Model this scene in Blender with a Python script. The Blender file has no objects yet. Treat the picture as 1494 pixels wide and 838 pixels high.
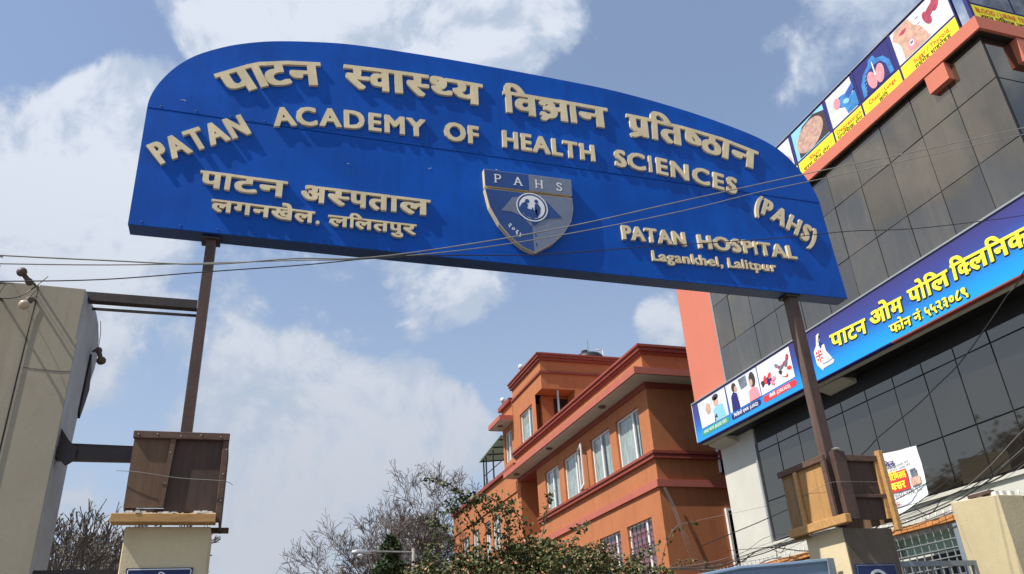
import bpy, bmesh, math, random
from mathutils import Vector, Matrix
from mathutils.geometry import delaunay_2d_cdt
rnd = random.Random(7)
sc = bpy.context.scene
COL = sc.collection

# ------------------------------------------------------------------ camera
cd = bpy.data.cameras.new('camera'); cam = bpy.data.objects.new('camera', cd); COL.objects.link(cam)
cd.sensor_width = 36.0; cd.lens = 27.956; cd.clip_start = 0.05; cd.clip_end = 2000
yaw, pit, rol = math.radians(19.168), math.radians(26.495), math.radians(-3.512)
fw = Vector((math.sin(yaw)*math.cos(pit), math.cos(yaw)*math.cos(pit), math.sin(pit)))
rt = Vector((math.cos(yaw), -math.sin(yaw), 0)); up = rt.cross(fw)
r2 = rt*math.cos(rol) + up*math.sin(rol); u2 = up*math.cos(rol) - rt*math.sin(rol)
M = Matrix((r2, u2, -fw)).transposed().to_4x4(); M.translation = (0, 0, 1.6)
cam.matrix_world = M
sc.camera = cam

# ------------------------------------------------------------------ light
SUN = Vector((-1.0, -0.19, 1.32)).normalized()          # towards the sun
elev = math.asin(SUN.z); rot = math.atan2(SUN.x, SUN.y)
sl = bpy.data.lights.new('sun', 'SUN'); sl.energy = 4.9; sl.angle = math.radians(0.55); sl.color = (1.0, .93, .82)
so = bpy.data.objects.new('sun', sl); COL.objects.link(so)
so.rotation_euler = (-SUN).to_track_quat('-Z', 'Y').to_euler()
sc.view_settings.view_transform = 'Standard'; sc.view_settings.look = 'None'
sc.view_settings.exposure = 0.35; sc.view_settings.gamma = 1.0; sc.view_settings.use_curve_mapping = False
sc.render.engine = 'CYCLES'
sc.cycles.max_bounces = 8; sc.cycles.transparent_max_bounces = 12

w = bpy.data.worlds.new('World'); sc.world = w; w.use_nodes = True
nt = w.node_tree; nt.nodes.clear(); N = nt.nodes; LK = nt.links
def nd(t, **k):
    n = N.new(t)
    for a, b in k.items(): setattr(n, a, b)
    return n
def mth(op, a, b=None, clamp=False):
    n = nd('ShaderNodeMath', operation=op, use_clamp=clamp)
    for i, x in enumerate((a, b)):
        if x is None: continue
        if isinstance(x, (int, float)): n.inputs[i].default_value = x
        else: LK.new(x, n.inputs[i])
    return n.outputs[0]
def mrange(x, a, b, c=0.0, d=1.0, kind='SMOOTHSTEP'):
    n = nd('ShaderNodeMapRange', interpolation_type=kind)
    LK.new(x, n.inputs[0])
    for i, v in zip((1, 2, 3, 4), (a, b, c, d)): n.inputs[i].default_value = v
    return n.outputs[0]
def cmix(f, a, b):
    n = nd('ShaderNodeMix', data_type='RGBA')
    LK.new(f, n.inputs[0]) if not isinstance(f, float) else setattr(n.inputs[0], 'default_value', f)
    for s, x in ((6, a), (7, b)):
        if isinstance(x, tuple): n.inputs[s].default_value = (*x, 1)
        else: LK.new(x, n.inputs[s])
    return n.outputs[2]
STR = 0.13
sky = nd('ShaderNodeTexSky', sky_type='NISHITA', sun_disc=False, sun_elevation=elev, sun_rotation=rot,
         air_density=1.3, dust_density=1.6, ozone_density=1.5, altitude=1300)
tc = nd('ShaderNodeTexCoord'); D = tc.outputs['Generated']
# direction, radius (degrees), weight
CL = [((.018,.709,.705),7,1),((.10,.69,.715),7,1.0),((.17,.672,.719),6.5,1.0),((.255,.655,.712),4.5,.9),((-.07,.725,.684),4,.7),((.08,.62,.78),10,.9),((.20,.60,.77),8,.8),
      ((-.135,.80,.585),4.5,.95),((-.166,.815,.556),5,1),((-.201,.844,.497),7,1),((-.25,.865,.435),8,1),((-.119,.895,.429),8,.50),((-.34,.85,.40),12,1),
      ((.02,.897,.44),6,.44),((.106,.888,.448),6,.46),((.213,.864,.456),5.5,.66),((.28,.84,.46),4,.4),((-.03,.90,.34),9,.42),((-.1,.92,.30),11,.45),((.05,.93,.37),4,.25),
      ((.184,.936,.30),4.6,.95),((.2,.94,.27),5,.9),((.088,.959,.269),6.5,.9),((.022,.952,.306),6,.85),((.03,.973,.229),9,.85),((.14,.965,.23),7,.8),((.0,.985,.17),9,.7),
      ((.589,.511,.626),5,.62),((.60,.50,.66),5,.6),((.571,.546,.613),4,.45),((.62,.45,.65),8,.5),((.472,.791,.389),2.5,.6),((.335,.676,.656),3,.42),((.268,.933,.241),2.4,.6),((.27,.63,.73),4,.5)]
n1 = nd('ShaderNodeTexNoise'); n1.inputs['Scale'].default_value = 6.5; n1.inputs['Detail'].default_value = 12; n1.inputs['Roughness'].default_value = .60; n1.inputs['Distortion'].default_value = .35
LK.new(D, n1.inputs['Vector'])
n2 = nd('ShaderNodeTexNoise'); n2.inputs['Scale'].default_value = 14; n2.inputs['Detail'].default_value = 8; n2.inputs['Roughness'].default_value = .6
LK.new(D, n2.inputs['Vector'])
# the rest of the sky carries the same kind of broken cloud; the listed clouds are the ones in view
n0 = nd('ShaderNodeTexNoise'); n0.inputs['Scale'].default_value = 2.2; n0.inputs['Detail'].default_value = 4
LK.new(D, n0.inputs['Vector'])
dotf = nd('ShaderNodeVectorMath', operation='DOT_PRODUCT'); LK.new(D, dotf.inputs[0]); dotf.inputs[1].default_value = tuple(fw)
outside = mrange(dotf.outputs['Value'], .66, .80, 1.0, 0.0)
mask = mth('MULTIPLY', mrange(n0.outputs[0], .42, .62, 0.0, .85), outside)
for d, r, wt in CL:
    dp = nd('ShaderNodeVectorMath', operation='DOT_PRODUCT'); LK.new(D, dp.inputs[0]); dp.inputs[1].default_value = tuple(Vector(d).normalized())
    mask = mth('SMOOTH_MAX', mask, mrange(dp.outputs['Value'], math.cos(math.radians(r*1.45)), math.cos(math.radians(r*.35)), 0.0, wt))
    mask.node.inputs[2].default_value = .08
nz = mth('ADD', mth('MULTIPLY', mth('SUBTRACT', n1.outputs[0], .5), 1.5), mth('MULTIPLY', mth('SUBTRACT', n2.outputs[0], .5), .8))
dens = mth('ADD', mask, nz)
cm = mrange(dens, .41, .70, 0.0, .93)
# relief: the same noise a little nearer the sun; where it thins out towards the sun the cloud is lit
off = nd('ShaderNodeVectorMath', operation='ADD'); LK.new(D, off.inputs[0]); off.inputs[1].default_value = tuple(SUN*.022)
n3 = nd('ShaderNodeTexNoise'); n3.inputs['Scale'].default_value = 6.5; n3.inputs['Detail'].default_value = 12; n3.inputs['Roughness'].default_value = .60; n3.inputs['Distortion'].default_value = .35
LK.new(off.outputs[0], n3.inputs['Vector'])
rel = mth('MULTIPLY', mth('SUBTRACT', n1.outputs[0], n3.outputs[0]), 3.2)
core = mrange(mth('ADD', dens, rel), .45, 1.10, 0.0, 1.0)
sep = nd('ShaderNodeSeparateXYZ'); LK.new(D, sep.inputs[0]); z = sep.outputs[2]
hz = mrange(z, 0.02, .60, .75, .25)
def k(c): return tuple(v/STR for v in c)
skycol = nd('ShaderNodeMix', data_type='RGBA', blend_type='MULTIPLY'); skycol.inputs[0].default_value = 1
LK.new(sky.outputs[0], skycol.inputs[6]); skycol.inputs[7].default_value = (1.0, 1.0, 1.05, 1)
base = cmix(hz, skycol.outputs[2], k((.37, .43, .52)))
lowc = mrange(z, .15, .62, 0.0, 1.0)
cloudc = cmix(core, cmix(lowc, k((.40, .45, .53)), k((.40, .47, .58))), cmix(lowc, k((.45, .48, .54)), k((.61, .65, .725))))
fin = cmix(cm, base, cloudc)
bg = nd('ShaderNodeBackground'); bg.inputs[1].default_value = STR; LK.new(fin, bg.inputs[0])
ow = nd('ShaderNodeOutputWorld'); LK.new(bg.outputs[0], ow.inputs[0])

# ------------------------------------------------------------------ materials
def mat(name, col, rough=.7, rcol=None, var=.12, scale=2.0, fine=25.0, bump=.15, bscale=60.0, metal=0.0, spec=.4, streak=0.0, scol=None, spots=0.0, pcol=None, stretch=(1, 1, 1), rnd_amt=0.0):
    m = bpy.data.materials.new(name); m.use_nodes = True
    t = m.node_tree; B = t.nodes['Principled BSDF']; L = t.links
    tcn = t.nodes.new('ShaderNodeTexCoord'); mp = t.nodes.new('ShaderNodeMapping'); mp.inputs['Scale'].default_value = stretch
    L.new(tcn.outputs['Object'], mp.inputs[0])
    def noise(s, det=6, rg=.6, vec=None):
        n = t.nodes.new('ShaderNodeTexNoise'); n.inputs['Scale'].default_value = s; n.inputs['Detail'].default_value = det; n.inputs['Roughness'].default_value = rg
        L.new(vec or mp.outputs[0], n.inputs['Vector']); return n.outputs[0]
    def ramp(x, a, b, c, d):
        r = t.nodes.new('ShaderNodeMapRange'); L.new(x, r.inputs[0])
        for i, v in zip((1, 2, 3, 4), (a, b, c, d)): r.inputs[i].default_value = v
        return r.outputs[0]
    def mix(f, a, b, bt='MIX'):
        n = t.nodes.new('ShaderNodeMix'); n.data_type = 'RGBA'; n.blend_type = bt
        if isinstance(f, float): n.inputs[0].default_value = f
        else: L.new(f, n.inputs[0])
        for s, x in ((6, a), (7, b)):
            if isinstance(x, tuple): n.inputs[s].default_value = (*x[:3], 1)
            else: L.new(x, n.inputs[s])
        return n.outputs[2]
    dk = tuple(c*(1-var) for c in col); lt = tuple(min(1, c*(1+var)) for c in col)
    c = mix(ramp(noise(scale), .3, .7, 0, 1), dk, lt)
    c = mix(ramp(noise(fine, 3), .3, .7, 0, .5), c, tuple(x*(1-var*.8) for x in col))
    if streak:
        mp2 = t.nodes.new('ShaderNodeMapping'); mp2.inputs['Scale'].default_value = (7, 7, .5); L.new(tcn.outputs['Object'], mp2.inputs[0])
        c = mix(ramp(noise(1.0, 5, .65, mp2.outputs[0]), .48, .75, 0, streak), c, scol or tuple(x*.4 for x in col))
    if spots:
        c = mix(ramp(noise(scale*2.6, 8, .7), .56, .70, 0, spots), c, pcol or tuple(x*.45 for x in col))
    if rnd_amt:
        oi = t.nodes.new('ShaderNodeObjectInfo')
        c = mix(ramp(oi.outputs['Random'], 0, 1, 0, rnd_amt), c, rcol or tuple(x*.35 for x in col))
    L.new(c, B.inputs['Base Color'])
    B.inputs['Roughness'].default_value = rough; B.inputs['Metallic'].default_value = metal
    B.inputs['Specular IOR Level'].default_value = spec
    if bump:
        bn = t.nodes.new('ShaderNodeBump'); bn.inputs['Strength'].default_value = bump; bn.inputs['Distance'].default_value = .01
        L.new(noise(bscale, 4), bn.inputs['Height']); L.new(bn.outputs[0], B.inputs['Normal'])
    return m
def glassmat(name, tint, refl=.35):
    m = bpy.data.materials.new(name); m.use_nodes = True; t = m.node_tree; t.nodes.clear()
    tr = t.nodes.new('ShaderNodeBsdfTransparent'); tr.inputs[0].default_value = (*tint, 1)
    gl = t.nodes.new('ShaderNodeBsdfGlossy'); gl.inputs['Roughness'].default_value = .02; gl.inputs[0].default_value = (.9, .95, 1, 1)
    fr = t.nodes.new('ShaderNodeLayerWeight'); pw = t.nodes.new('ShaderNodeMath'); pw.operation = 'POWER'; pw.inputs[1].default_value = 4.5
    t.links.new(fr.outputs['Facing'], pw.inputs[0])
    mr = t.nodes.new('ShaderNodeMapRange'); mr.inputs[3].default_value = refl*.3; mr.inputs[4].default_value = .9
    t.links.new(pw.outputs[0], mr.inputs[0])
    mx = t.nodes.new('ShaderNodeMixShader'); t.links.new(mr.outputs[0], mx.inputs[0]); t.links.new(tr.outputs[0], mx.inputs[1]); t.links.new(gl.outputs[0], mx.inputs[2])
    o = t.nodes.new('ShaderNodeOutputMaterial'); t.links.new(mx.outputs[0], o.inputs[0]); return m
def plain(name, col, rough=.6, spec=.3): return mat(name, col, rough, var=.05, bump=0, spec=spec)
def leafmat(name, a, b, c):
    m = bpy.data.materials.new(name); m.use_nodes = True; t = m.node_tree; B = t.nodes['Principled BSDF']
    g = t.nodes.new('ShaderNodeNewGeometry'); r = t.nodes.new('ShaderNodeValToRGB')
    r.color_ramp.elements[0].color = (*a, 1); r.color_ramp.elements[1].color = (*c, 1)
    e = r.color_ramp.elements.new(.5); e.color = (*b, 1)
    t.links.new(g.outputs['Random Per Island'], r.inputs[0]); t.links.new(r.outputs[0], B.inputs['Base Color'])
    B.inputs['Roughness'].default_value = .55; B.inputs['Specular IOR Level'].default_value = .3
    return m
MT = dict(
 blue=mat('blue_sheet_paint', (.002, .085, .46), .42, var=.22, scale=1.3, fine=8, bump=.35, bscale=1.6, spec=.18, spots=.3, pcol=(.008, .085, .36), streak=.4, scol=(.002, .045, .26)),
 bluedark=mat('blue_sheet_edge', (.012, .05, .17), .5, var=.2, scale=3),
 brass=mat('painted_brass_letter', (.80, .67, .42), .42, var=.14, scale=5, bump=.08, metal=.12, streak=.2, scol=(.36, .31, .20)),
 steelblue=mat('shield_steel_grey', (.20, .23, .30), .32, var=.15, scale=4, metal=.3), shblue=mat('shield_blue', (.022, .07, .25), .3, var=.15, scale=4),
 white=plain('white_print', (.78, .80, .82)), rust=mat('red_oxide_steel', (.085, .050, .040), .6, var=.35, scale=5, streak=.45, scol=(.20, .14, .115), spots=.25),
 darksteel=mat('dark_blue_painted_steel', (.042, .031, .031), .55, var=.25, scale=5, streak=.2, scol=(.09, .07, .06)),
 concrete=mat('beige_cement_paint', (.33, .295, .225), .9, var=.12, scale=1.6, fine=30, bump=.05, bscale=60, streak=.45, scol=(.20, .18, .14), spots=.45, pcol=(.25, .22, .17)),
 greyedge=mat('grey_cement_side', (.47, .49, .51), .9, var=.15, scale=3, bump=.3, streak=.3),
 pillar=mat('cream_pillar_paint', (.62, .53, .345), .85, var=.08, scale=2, bump=.2, bscale=50, streak=.15, spots=.12, pcol=(.38, .32, .22)),
 pillarb=mat('tan_pillar_paint', (.50, .43, .27), .88, var=.10, scale=2, bump=.2, bscale=50, streak=.25, scol=(.36, .31, .20), spots=.25, pcol=(.38, .33, .22)),
 pillarfront=mat('dark_pillar_front', (.15, .122, .092), .9, var=.25, scale=3, bump=.3, streak=.4),
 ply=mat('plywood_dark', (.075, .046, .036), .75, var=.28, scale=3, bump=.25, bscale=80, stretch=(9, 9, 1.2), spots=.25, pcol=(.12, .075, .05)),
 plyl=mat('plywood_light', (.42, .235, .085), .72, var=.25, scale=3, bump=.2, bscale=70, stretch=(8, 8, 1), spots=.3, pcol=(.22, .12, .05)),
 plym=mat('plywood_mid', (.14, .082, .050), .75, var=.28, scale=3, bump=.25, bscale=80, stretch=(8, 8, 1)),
 plyb=mat('plywood_tan', (.26, .16, .075), .75, var=.28, scale=3, bump=.25, bscale=80, stretch=(8, 8, 1), spots=.3, pcol=(.15, .09, .05)),  # tan tone between the mid and light plywood
 batten=mat('old_timber_batten', (.115, .065, .048), .75, var=.3, scale=6, bump=.3, stretch=(2, 2, 6)),
 wood=mat('orange_timber', (.48, .27, .10), .7, var=.22, scale=5, bump=.25, stretch=(2, 6, 8)),
 orange=mat('terracotta_wall_paint', (.42, .152, .062), .88, var=.10, scale=1.0, fine=18, bump=.14, streak=.55, scol=(.27, .10, .05), spots=.45, pcol=(.49, .21, .095)),
 redtrim=mat('dark_red_trim', (.26, .058, .040), .7, var=.12, scale=3, bump=.1, streak=.2),
 pinktrim=mat('faded_red_trim', (.42, .125, .092), .75, var=.10, scale=3, bump=.1, streak=.2, scol=(.35, .08, .06)),
 soffit=mat('cream_soffit', (.50, .48, .42), .85, var=.08, scale=2),
 frame=mat('white_window_frame', (.72, .73, .74), .45, var=.06, scale=5, bump=0), curtain=mat('pale_lace_curtain', (.60, .61, .58), .9, var=.40, scale=2.5, bump=.3, stretch=(5, 5, 1)),
 pinkcurtain=mat('pink_curtain', (.42, .13, .16), .9, var=.3, scale=3, bump=.3, stretch=(5, 5, .6)), dark=plain('dark_room', (.02, .018, .018)),
 glass=glassmat('window_glass', (.86, .90, .90), .12),
 salmon=mat('salmon_wall_paint', (.55, .17, .115), .8, var=.05, scale=1.5, bump=.1, streak=.12, scol=(.55, .17, .11)),
 tint=mat('tinted_facade_glass', (.070, .067, .058), .025, var=.45, scale=.8, fine=4, bump=.012, bscale=1.5, spec=1.0, streak=.6, scol=(.12, .105, .085), spots=.5, pcol=(.12, .08, .055), rnd_amt=.75, rcol=(.024, .022, .021)),  # brown spots put reflections into the glass colour
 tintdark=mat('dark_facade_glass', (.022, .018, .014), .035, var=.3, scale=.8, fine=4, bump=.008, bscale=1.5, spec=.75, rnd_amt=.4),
 mullion=plain('black_mullion', (.012, .012, .013), .5), alu=mat('aluminium_trim', (.42, .43, .44), .4, var=.1, metal=.6, bump=0),
 whitewall=mat('whitewashed_wall', (.53, .53, .48), .88, var=.09, scale=1.5, bump=.15, streak=.15, scol=(.55, .53, .45), spots=.1),
 black=plain('black_rubber', (.012, .012, .013), .6), blackwire=plain('black_cable_sheath', (.02, .02, .022), .5), greywire=mat('grey_cable_sheath', (.22, .22, .21), .6, var=.3, scale=5, bump=0),
 bluegate=mat('blue_grey_gate_paint', (.17, .25, .36), .5, var=.12, scale=3, streak=.25, scol=(.10, .13, .18)), gategrey=mat('grey_gate_paint', (.20, .24, .28), .5, var=.2, scale=4, streak=.3),
 plaque=plain('navy_plaque', (.014, .028, .11), .35), tile=mat('orange_coping_tile', (.62, .27, .09), .8, var=.2, scale=6, rnd_amt=.3), awning=mat('green_awning_sheet', (.32, .48, .37), .6, var=.1, scale=3),
 bark=mat('grey_bark', (.13, .105, .09), .9, var=.3, scale=6), barkfar=mat('far_grey_twigs', (.135, .115, .105), .9, var=.25, scale=1), barkred=mat('brown_twigs', (.13, .09, .075), .9, var=.3, scale=1), ground=mat('dusty_ground', (.22, .19, .15), .95, var=.15, scale=.3, bump=.3), asphalt=mat('asphalt', (.055, .055, .055), .9, var=.2, scale=1.2, bump=.4),
 kerb=mat('kerb_concrete', (.3, .29, .27), .9), tank=plain('black_water_tank', (.02, .022, .025), .45), galv=mat('galvanised_steel', (.35, .37, .38), .45, var=.15, metal=.5), greenroof=mat('green_canopy_sheet', (.17, .30, .20), .5, var=.12, scale=2),
 yellow=plain('print_yellow', (.86, .78, .03)), red=plain('print_red', (.72, .045, .05)), redtext=plain('print_red_text', (.62, .08, .03)), navy=plain('print_navy', (.025, .025, .16)), pblack=plain('print_black', (.015, .015, .012)),
 green=plain('print_green', (.05, .36, .20)), skin=mat('print_skin', (.60, .37, .28), .6, var=.35, scale=9, bump=0), skin2=mat('print_rough_skin', (.52, .33, .27), .6, var=.45, scale=13, fine=40, bump=0), pink=plain('print_pink', (.80, .28, .34)),
 lungs=mat('print_lungs', (.80, .30, .34), .6, var=.35, scale=9, bump=0), xray=mat('print_xray_blue', (.04, .22, .55), .6, var=.5, scale=7, bump=0), cyan=plain('print_cyan', (.25, .55, .72)), maroon=mat('print_maroon', (.42, .05, .10), .6, var=.35, scale=12, bump=0),
 hair=plain('print_hair', (.05, .04, .045)), pale=mat('print_pale_grey', (.64, .69, .72), .6, var=.22, scale=5, bump=0), greyprint=mat('print_grey_photo', (.16, .19, .25), .6, var=.7, scale=4, bump=0), textyel=plain('letter_yellow', (.92, .82, .06)),
 midblue=plain('print_mid_blue', (.03, .10, .42)), debris=mat('plaster_crumbs', (.7, .68, .62), .9, var=.2), brownlamp=mat('brown_lamp_holder', (.10, .07, .055), .5), bulb=mat('cream_bulb', (.50, .40, .30), .3, var=.1), fruit=plain('orange_bract', (.62, .26, .10)))
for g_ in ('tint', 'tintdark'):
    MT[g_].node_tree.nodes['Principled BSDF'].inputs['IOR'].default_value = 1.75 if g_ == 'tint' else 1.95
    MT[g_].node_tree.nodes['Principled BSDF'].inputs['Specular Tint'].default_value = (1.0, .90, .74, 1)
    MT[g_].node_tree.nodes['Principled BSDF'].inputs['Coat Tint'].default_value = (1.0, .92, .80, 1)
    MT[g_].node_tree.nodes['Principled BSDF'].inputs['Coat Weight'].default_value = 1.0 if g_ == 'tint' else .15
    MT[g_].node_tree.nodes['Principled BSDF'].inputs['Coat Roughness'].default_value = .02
_t = MT['greenroof'].node_tree; _p = _t.nodes['Principled BSDF']; _tr = _t.nodes.new('ShaderNodeBsdfTranslucent'); _tr.inputs[0].default_value = (.48, .56, .48, 1)
_mx = _t.nodes.new('ShaderNodeMixShader'); _mx.inputs[0].default_value = .35; _t.links.new(_p.outputs[0], _mx.inputs[1]); _t.links.new(_tr.outputs[0], _mx.inputs[2]); _t.links.new(_mx.outputs[0], _t.nodes['Material Output'].inputs[0])
MT['leafA'] = leafmat('shrub_leaves', (.028, .042, .014), (.070, .090, .028), (.16, .155, .055))
MT['leafB'] = leafmat('pale_fresh_leaves', (.07, .10, .03), (.12, .15, .05), (.2, .2, .08))
MT['leafC'] = leafmat('conifer_needles', (.02, .04, .015), (.04, .065, .025), (.06, .085, .035))
MT['leafD'] = leafmat('dark_tree_leaves', (.015, .025, .01), (.03, .045, .015), (.05, .06, .025))
MT['bract'] = leafmat('faded_bracts', (.30, .13, .06), (.50, .25, .14), (.62, .38, .25))
# printed gradient of the clinic sign: dark violet blue at the top, azure at the bottom
def gradmat():
    m = bpy.data.materials.new('printed_blue_gradient'); m.use_nodes = True; t = m.node_tree; B = t.nodes['Principled BSDF']
    tcn = t.nodes.new('ShaderNodeTexCoord'); s = t.nodes.new('ShaderNodeSeparateXYZ'); t.links.new(tcn.outputs['Object'], s.inputs[0])
    mr = t.nodes.new('ShaderNodeMapRange'); mr.inputs[1].default_value = 6.32-6.35; mr.inputs[2].default_value = 7.3-6.35; t.links.new(s.outputs[2], mr.inputs[0])
    r = t.nodes.new('ShaderNodeValToRGB'); cr = r.color_ramp
    cr.elements[0].color = (.008, .33, .80, 1); cr.elements[1].color = (.045, .035, .17, 1)
    for p, c in ((.22, (.01, .26, .72, 1)), (.45, (.02, .11, .45, 1)), (.68, (.04, .055, .27, 1))):
        e = cr.elements.new(p); e.color = c
    t.links.new(mr.outputs[0], r.inputs[0]); t.links.new(r.outputs[0], B.inputs['Base Color']); B.inputs['Roughness'].default_value = .4
    return m
MT['grad'] = gradmat()

# ------------------------------------------------------------------ builders
ORG = {}
def org(p): return ORG.get(p.name, Vector((0, 0, 0))) if p else Vector((0, 0, 0))
class MB:
    def __init__(s): s.v = []; s.f = []
    def add(s, vs, fs):
        n = len(s.v); s.v += [Vector(v) for v in vs]; s.f += [tuple(i+n for i in f) for f in fs]; return s
    def box(s, x0, x1, y0, y1, z0, z1):
        return s.add([(x, y, zz) for x in (x0, x1) for y in (y0, y1) for zz in (z0, z1)],
                     [(0, 1, 3, 2), (4, 6, 7, 5), (0, 4, 5, 1), (2, 3, 7, 6), (0, 2, 6, 4), (1, 5, 7, 3)])
    def beam(s, p, q, wd, ht, upv=(0, 0, 1)):
        p, q = Vector(p), Vector(q); d = (q-p).normalized(); u = Vector(upv)
        sd = d.cross(u).normalized(); u = sd.cross(d)
        vs = [e + sd*a*wd/2 + u*b*ht/2 for e in (p, q) for a in (-1, 1) for b in (-1, 1)]
        return s.add(vs, [(0, 1, 3, 2), (4, 6, 7, 5), (0, 4, 5, 1), (2, 3, 7, 6), (0, 2, 6, 4), (1, 5, 7, 3)])
    def tube(s, pts, r, n=6, caps=True):
        pts = [Vector(p) for p in pts]; rs = r if isinstance(r, (list, tuple)) else [r]*len(pts); vs = []; fs = []
        for i, p in enumerate(pts):
            d = (pts[min(i+1, len(pts)-1)] - pts[max(i-1, 0)]).normalized()
            a = d.cross(Vector((0, 0, 1)) if abs(d.z) < .9 else Vector((1, 0, 0))).normalized(); b = a.cross(d)
            for j in range(n):
                t = 2*math.pi*j/n; vs.append(p + (a*math.cos(t) + b*math.sin(t))*rs[i])
        for i in range(len(pts)-1):
            for j in range(n): fs.append((i*n+j, i*n+(j+1) % n, (i+1)*n+(j+1) % n, (i+1)*n+j))
        if caps: fs += [tuple(range(n))[::-1], tuple(range((len(pts)-1)*n, len(pts)*n))]
        return s.add(vs, fs)
    def lathe(s, c, prof, n=14, axis=Vector((0, 0, 1))):
        c = Vector(c); axis = Vector(axis).normalized(); a = axis.cross(Vector((0, 0, 1)) if abs(axis.z) < .9 else Vector((1, 0, 0))).normalized(); b = a.cross(axis)
        vs = []; fs = []
        for r, h in prof:
            for j in range(n):
                t = 2*math.pi*j/n; vs.append(c + axis*h + (a*math.cos(t)+b*math.sin(t))*max(r, 1e-4))
        for i in range(len(prof)-1):
            for j in range(n): fs.append((i*n+j, i*n+(j+1) % n, (i+1)*n+(j+1) % n, (i+1)*n+j))
        fs += [tuple(range(n))[::-1], tuple(range((len(prof)-1)*n, len(prof)*n))]
        return s.add(vs, fs)
    def prism(s, poly, fr, w0, w1):
        n = len(poly); vs = [fr(u, v, w0) for u, v in poly] + [fr(u, v, w1) for u, v in poly]
        return s.add(vs, [tuple(range(n))[::-1], tuple(range(n, 2*n))] + [(i, (i+1) % n, (i+1) % n+n, i+n) for i in range(n)])
    def build(s, name, m, parent=None, smooth=False, bevel=0.0, loc=None, label=None, stuff=False):
        o0 = Vector(loc) if loc is not None else org(parent)
        me = bpy.data.meshes.new(name); me.from_pydata([v-o0 for v in s.v], [], s.f); me.update()
        bm = bmesh.new(); bm.from_mesh(me)
        bmesh.ops.recalc_face_normals(bm, faces=bm.faces)
        if bevel:
            bmesh.ops.bevel(bm, geom=[e for e in bm.edges if e.calc_face_angle(0) > .6], offset=bevel, segments=1, affect='EDGES')
        bm.to_mesh(me); bm.free()
        if smooth:
            for p in me.polygons: p.use_smooth = True
        me.materials.append(MT[m] if isinstance(m, str) else m)
        o = bpy.data.objects.new(name, me); COL.objects.link(o); ORG[o.name] = o0
        if parent: o.parent = parent; o.location = o0 - org(parent)
        else: o.location = o0
        if label: o['label'] = label
        if stuff: o['kind'] = 'stuff'
        return o
def thing(name, label, cat, loc, group=None):
    o = bpy.data.objects.new(name, None); COL.objects.link(o); o.location = loc; ORG[o.name] = Vector(loc)
    o.empty_display_size = .2; tag(o, label, cat, group); return o
def tag(o, label, cat, group=None):
    o['label'] = label; o['category'] = cat
    if group: o['group'] = group
    return o
def struct(o): o['kind'] = 'structure'; return o
def BOX(name, m, parent, *a, **k): return MB().box(*a).build(name, m, parent, **k)
def inst(src, name, parent, off, rotz=0):
    """another piece sharing the mesh of src, moved by off"""
    o = src.copy(); o.name = name; COL.objects.link(o); o.parent = parent; o.location = src.location + Vector(off); o.rotation_euler.z += rotz
    ORG[o.name] = ORG[src.name] + Vector(off); return o
def cat_rom(P, n=6):
    out = []
    for i in range(len(P)-1):
        p0 = Vector(P[max(i-1, 0)]); p1 = Vector(P[i]); p2 = Vector(P[i+1]); p3 = Vector(P[min(i+2, len(P)-1)])
        for j in range(n):
            t = j/n; out.append(.5*((2*p1)+(p2-p0)*t+(2*p0-5*p1+4*p2-p3)*t*t+(3*p1-p0-3*p2+p3)*t**3))
    out.append(Vector(P[-1])); return out

# frames: (u along the text, v up, w out of the surface)
def frS(u, v, w=0): return Vector((u, 6.0-w, v))
def frC(X):
    return lambda u, v, w=0: Vector((X-w, -u, v))
def frY(Y):
    return lambda u, v, w=0: Vector((u, Y-w, v))

# ------------------------------------------------------------------ lettering
_tc = {}
def text_mesh(s):
    t = bpy.data.curves.new('t', 'FONT'); t.body = s; t.size = 1; t.resolution_u = 3
    o = bpy.data.objects.new('t', t); COL.objects.link(o); bpy.context.view_layer.update()
    m = o.to_mesh(); m.calc_loop_triangles()
    T = [[Vector(m.vertices[i].co[:2]) for i in q.vertices] for q in m.loop_triangles]
    o.to_mesh_clear(); bpy.data.objects.remove(o); bpy.data.curves.remove(t)
    return T
def xr(T): xs = [p.x for t in T for p in t]; return min(xs), max(xs)
def glyph(ch):
    if ch in _tc: return _tc[ch]
    if ch == ' ': _tc[ch] = ([], .28); return _tc[ch]
    b = 'च' if ord(ch) > 0x900 else 'H'
    a1 = xr(text_mesh(b+ch+b)); a0 = xr(text_mesh(b+b))
    _tc[ch] = (text_mesh(ch), a1[1]-a0[1]); return _tc[ch]
def clipx(T, xc):
    out = []
    for t in T:
        P = []
        for i in range(3):
            a, b = t[i], t[(i+1) % 3]
            if a.x <= xc: P.append(a)
            if (a.x-xc)*(b.x-xc) < 0: P.append(a.lerp(b, (xc-a.x)/(b.x-a.x)))
        if len(P) >= 3:
            for i in range(1, len(P)-1): out.append([P[0], P[i], P[i+1]])
    return out
def pen(pts, wd):
    """quads along a pen stroke"""
    out = []; P = [Vector(p) for p in pts]
    for a, b in zip(P, P[1:]):
        d = (b-a).normalized(); n = Vector((-d.y, d.x))*wd/2; e = d*wd*.3
        q = [a-n-e, b-n+e, b+n+e, a+n-e]; out += [[q[0], q[1], q[2]], [q[0], q[2], q[3]]]
    return out
H = .622
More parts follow.
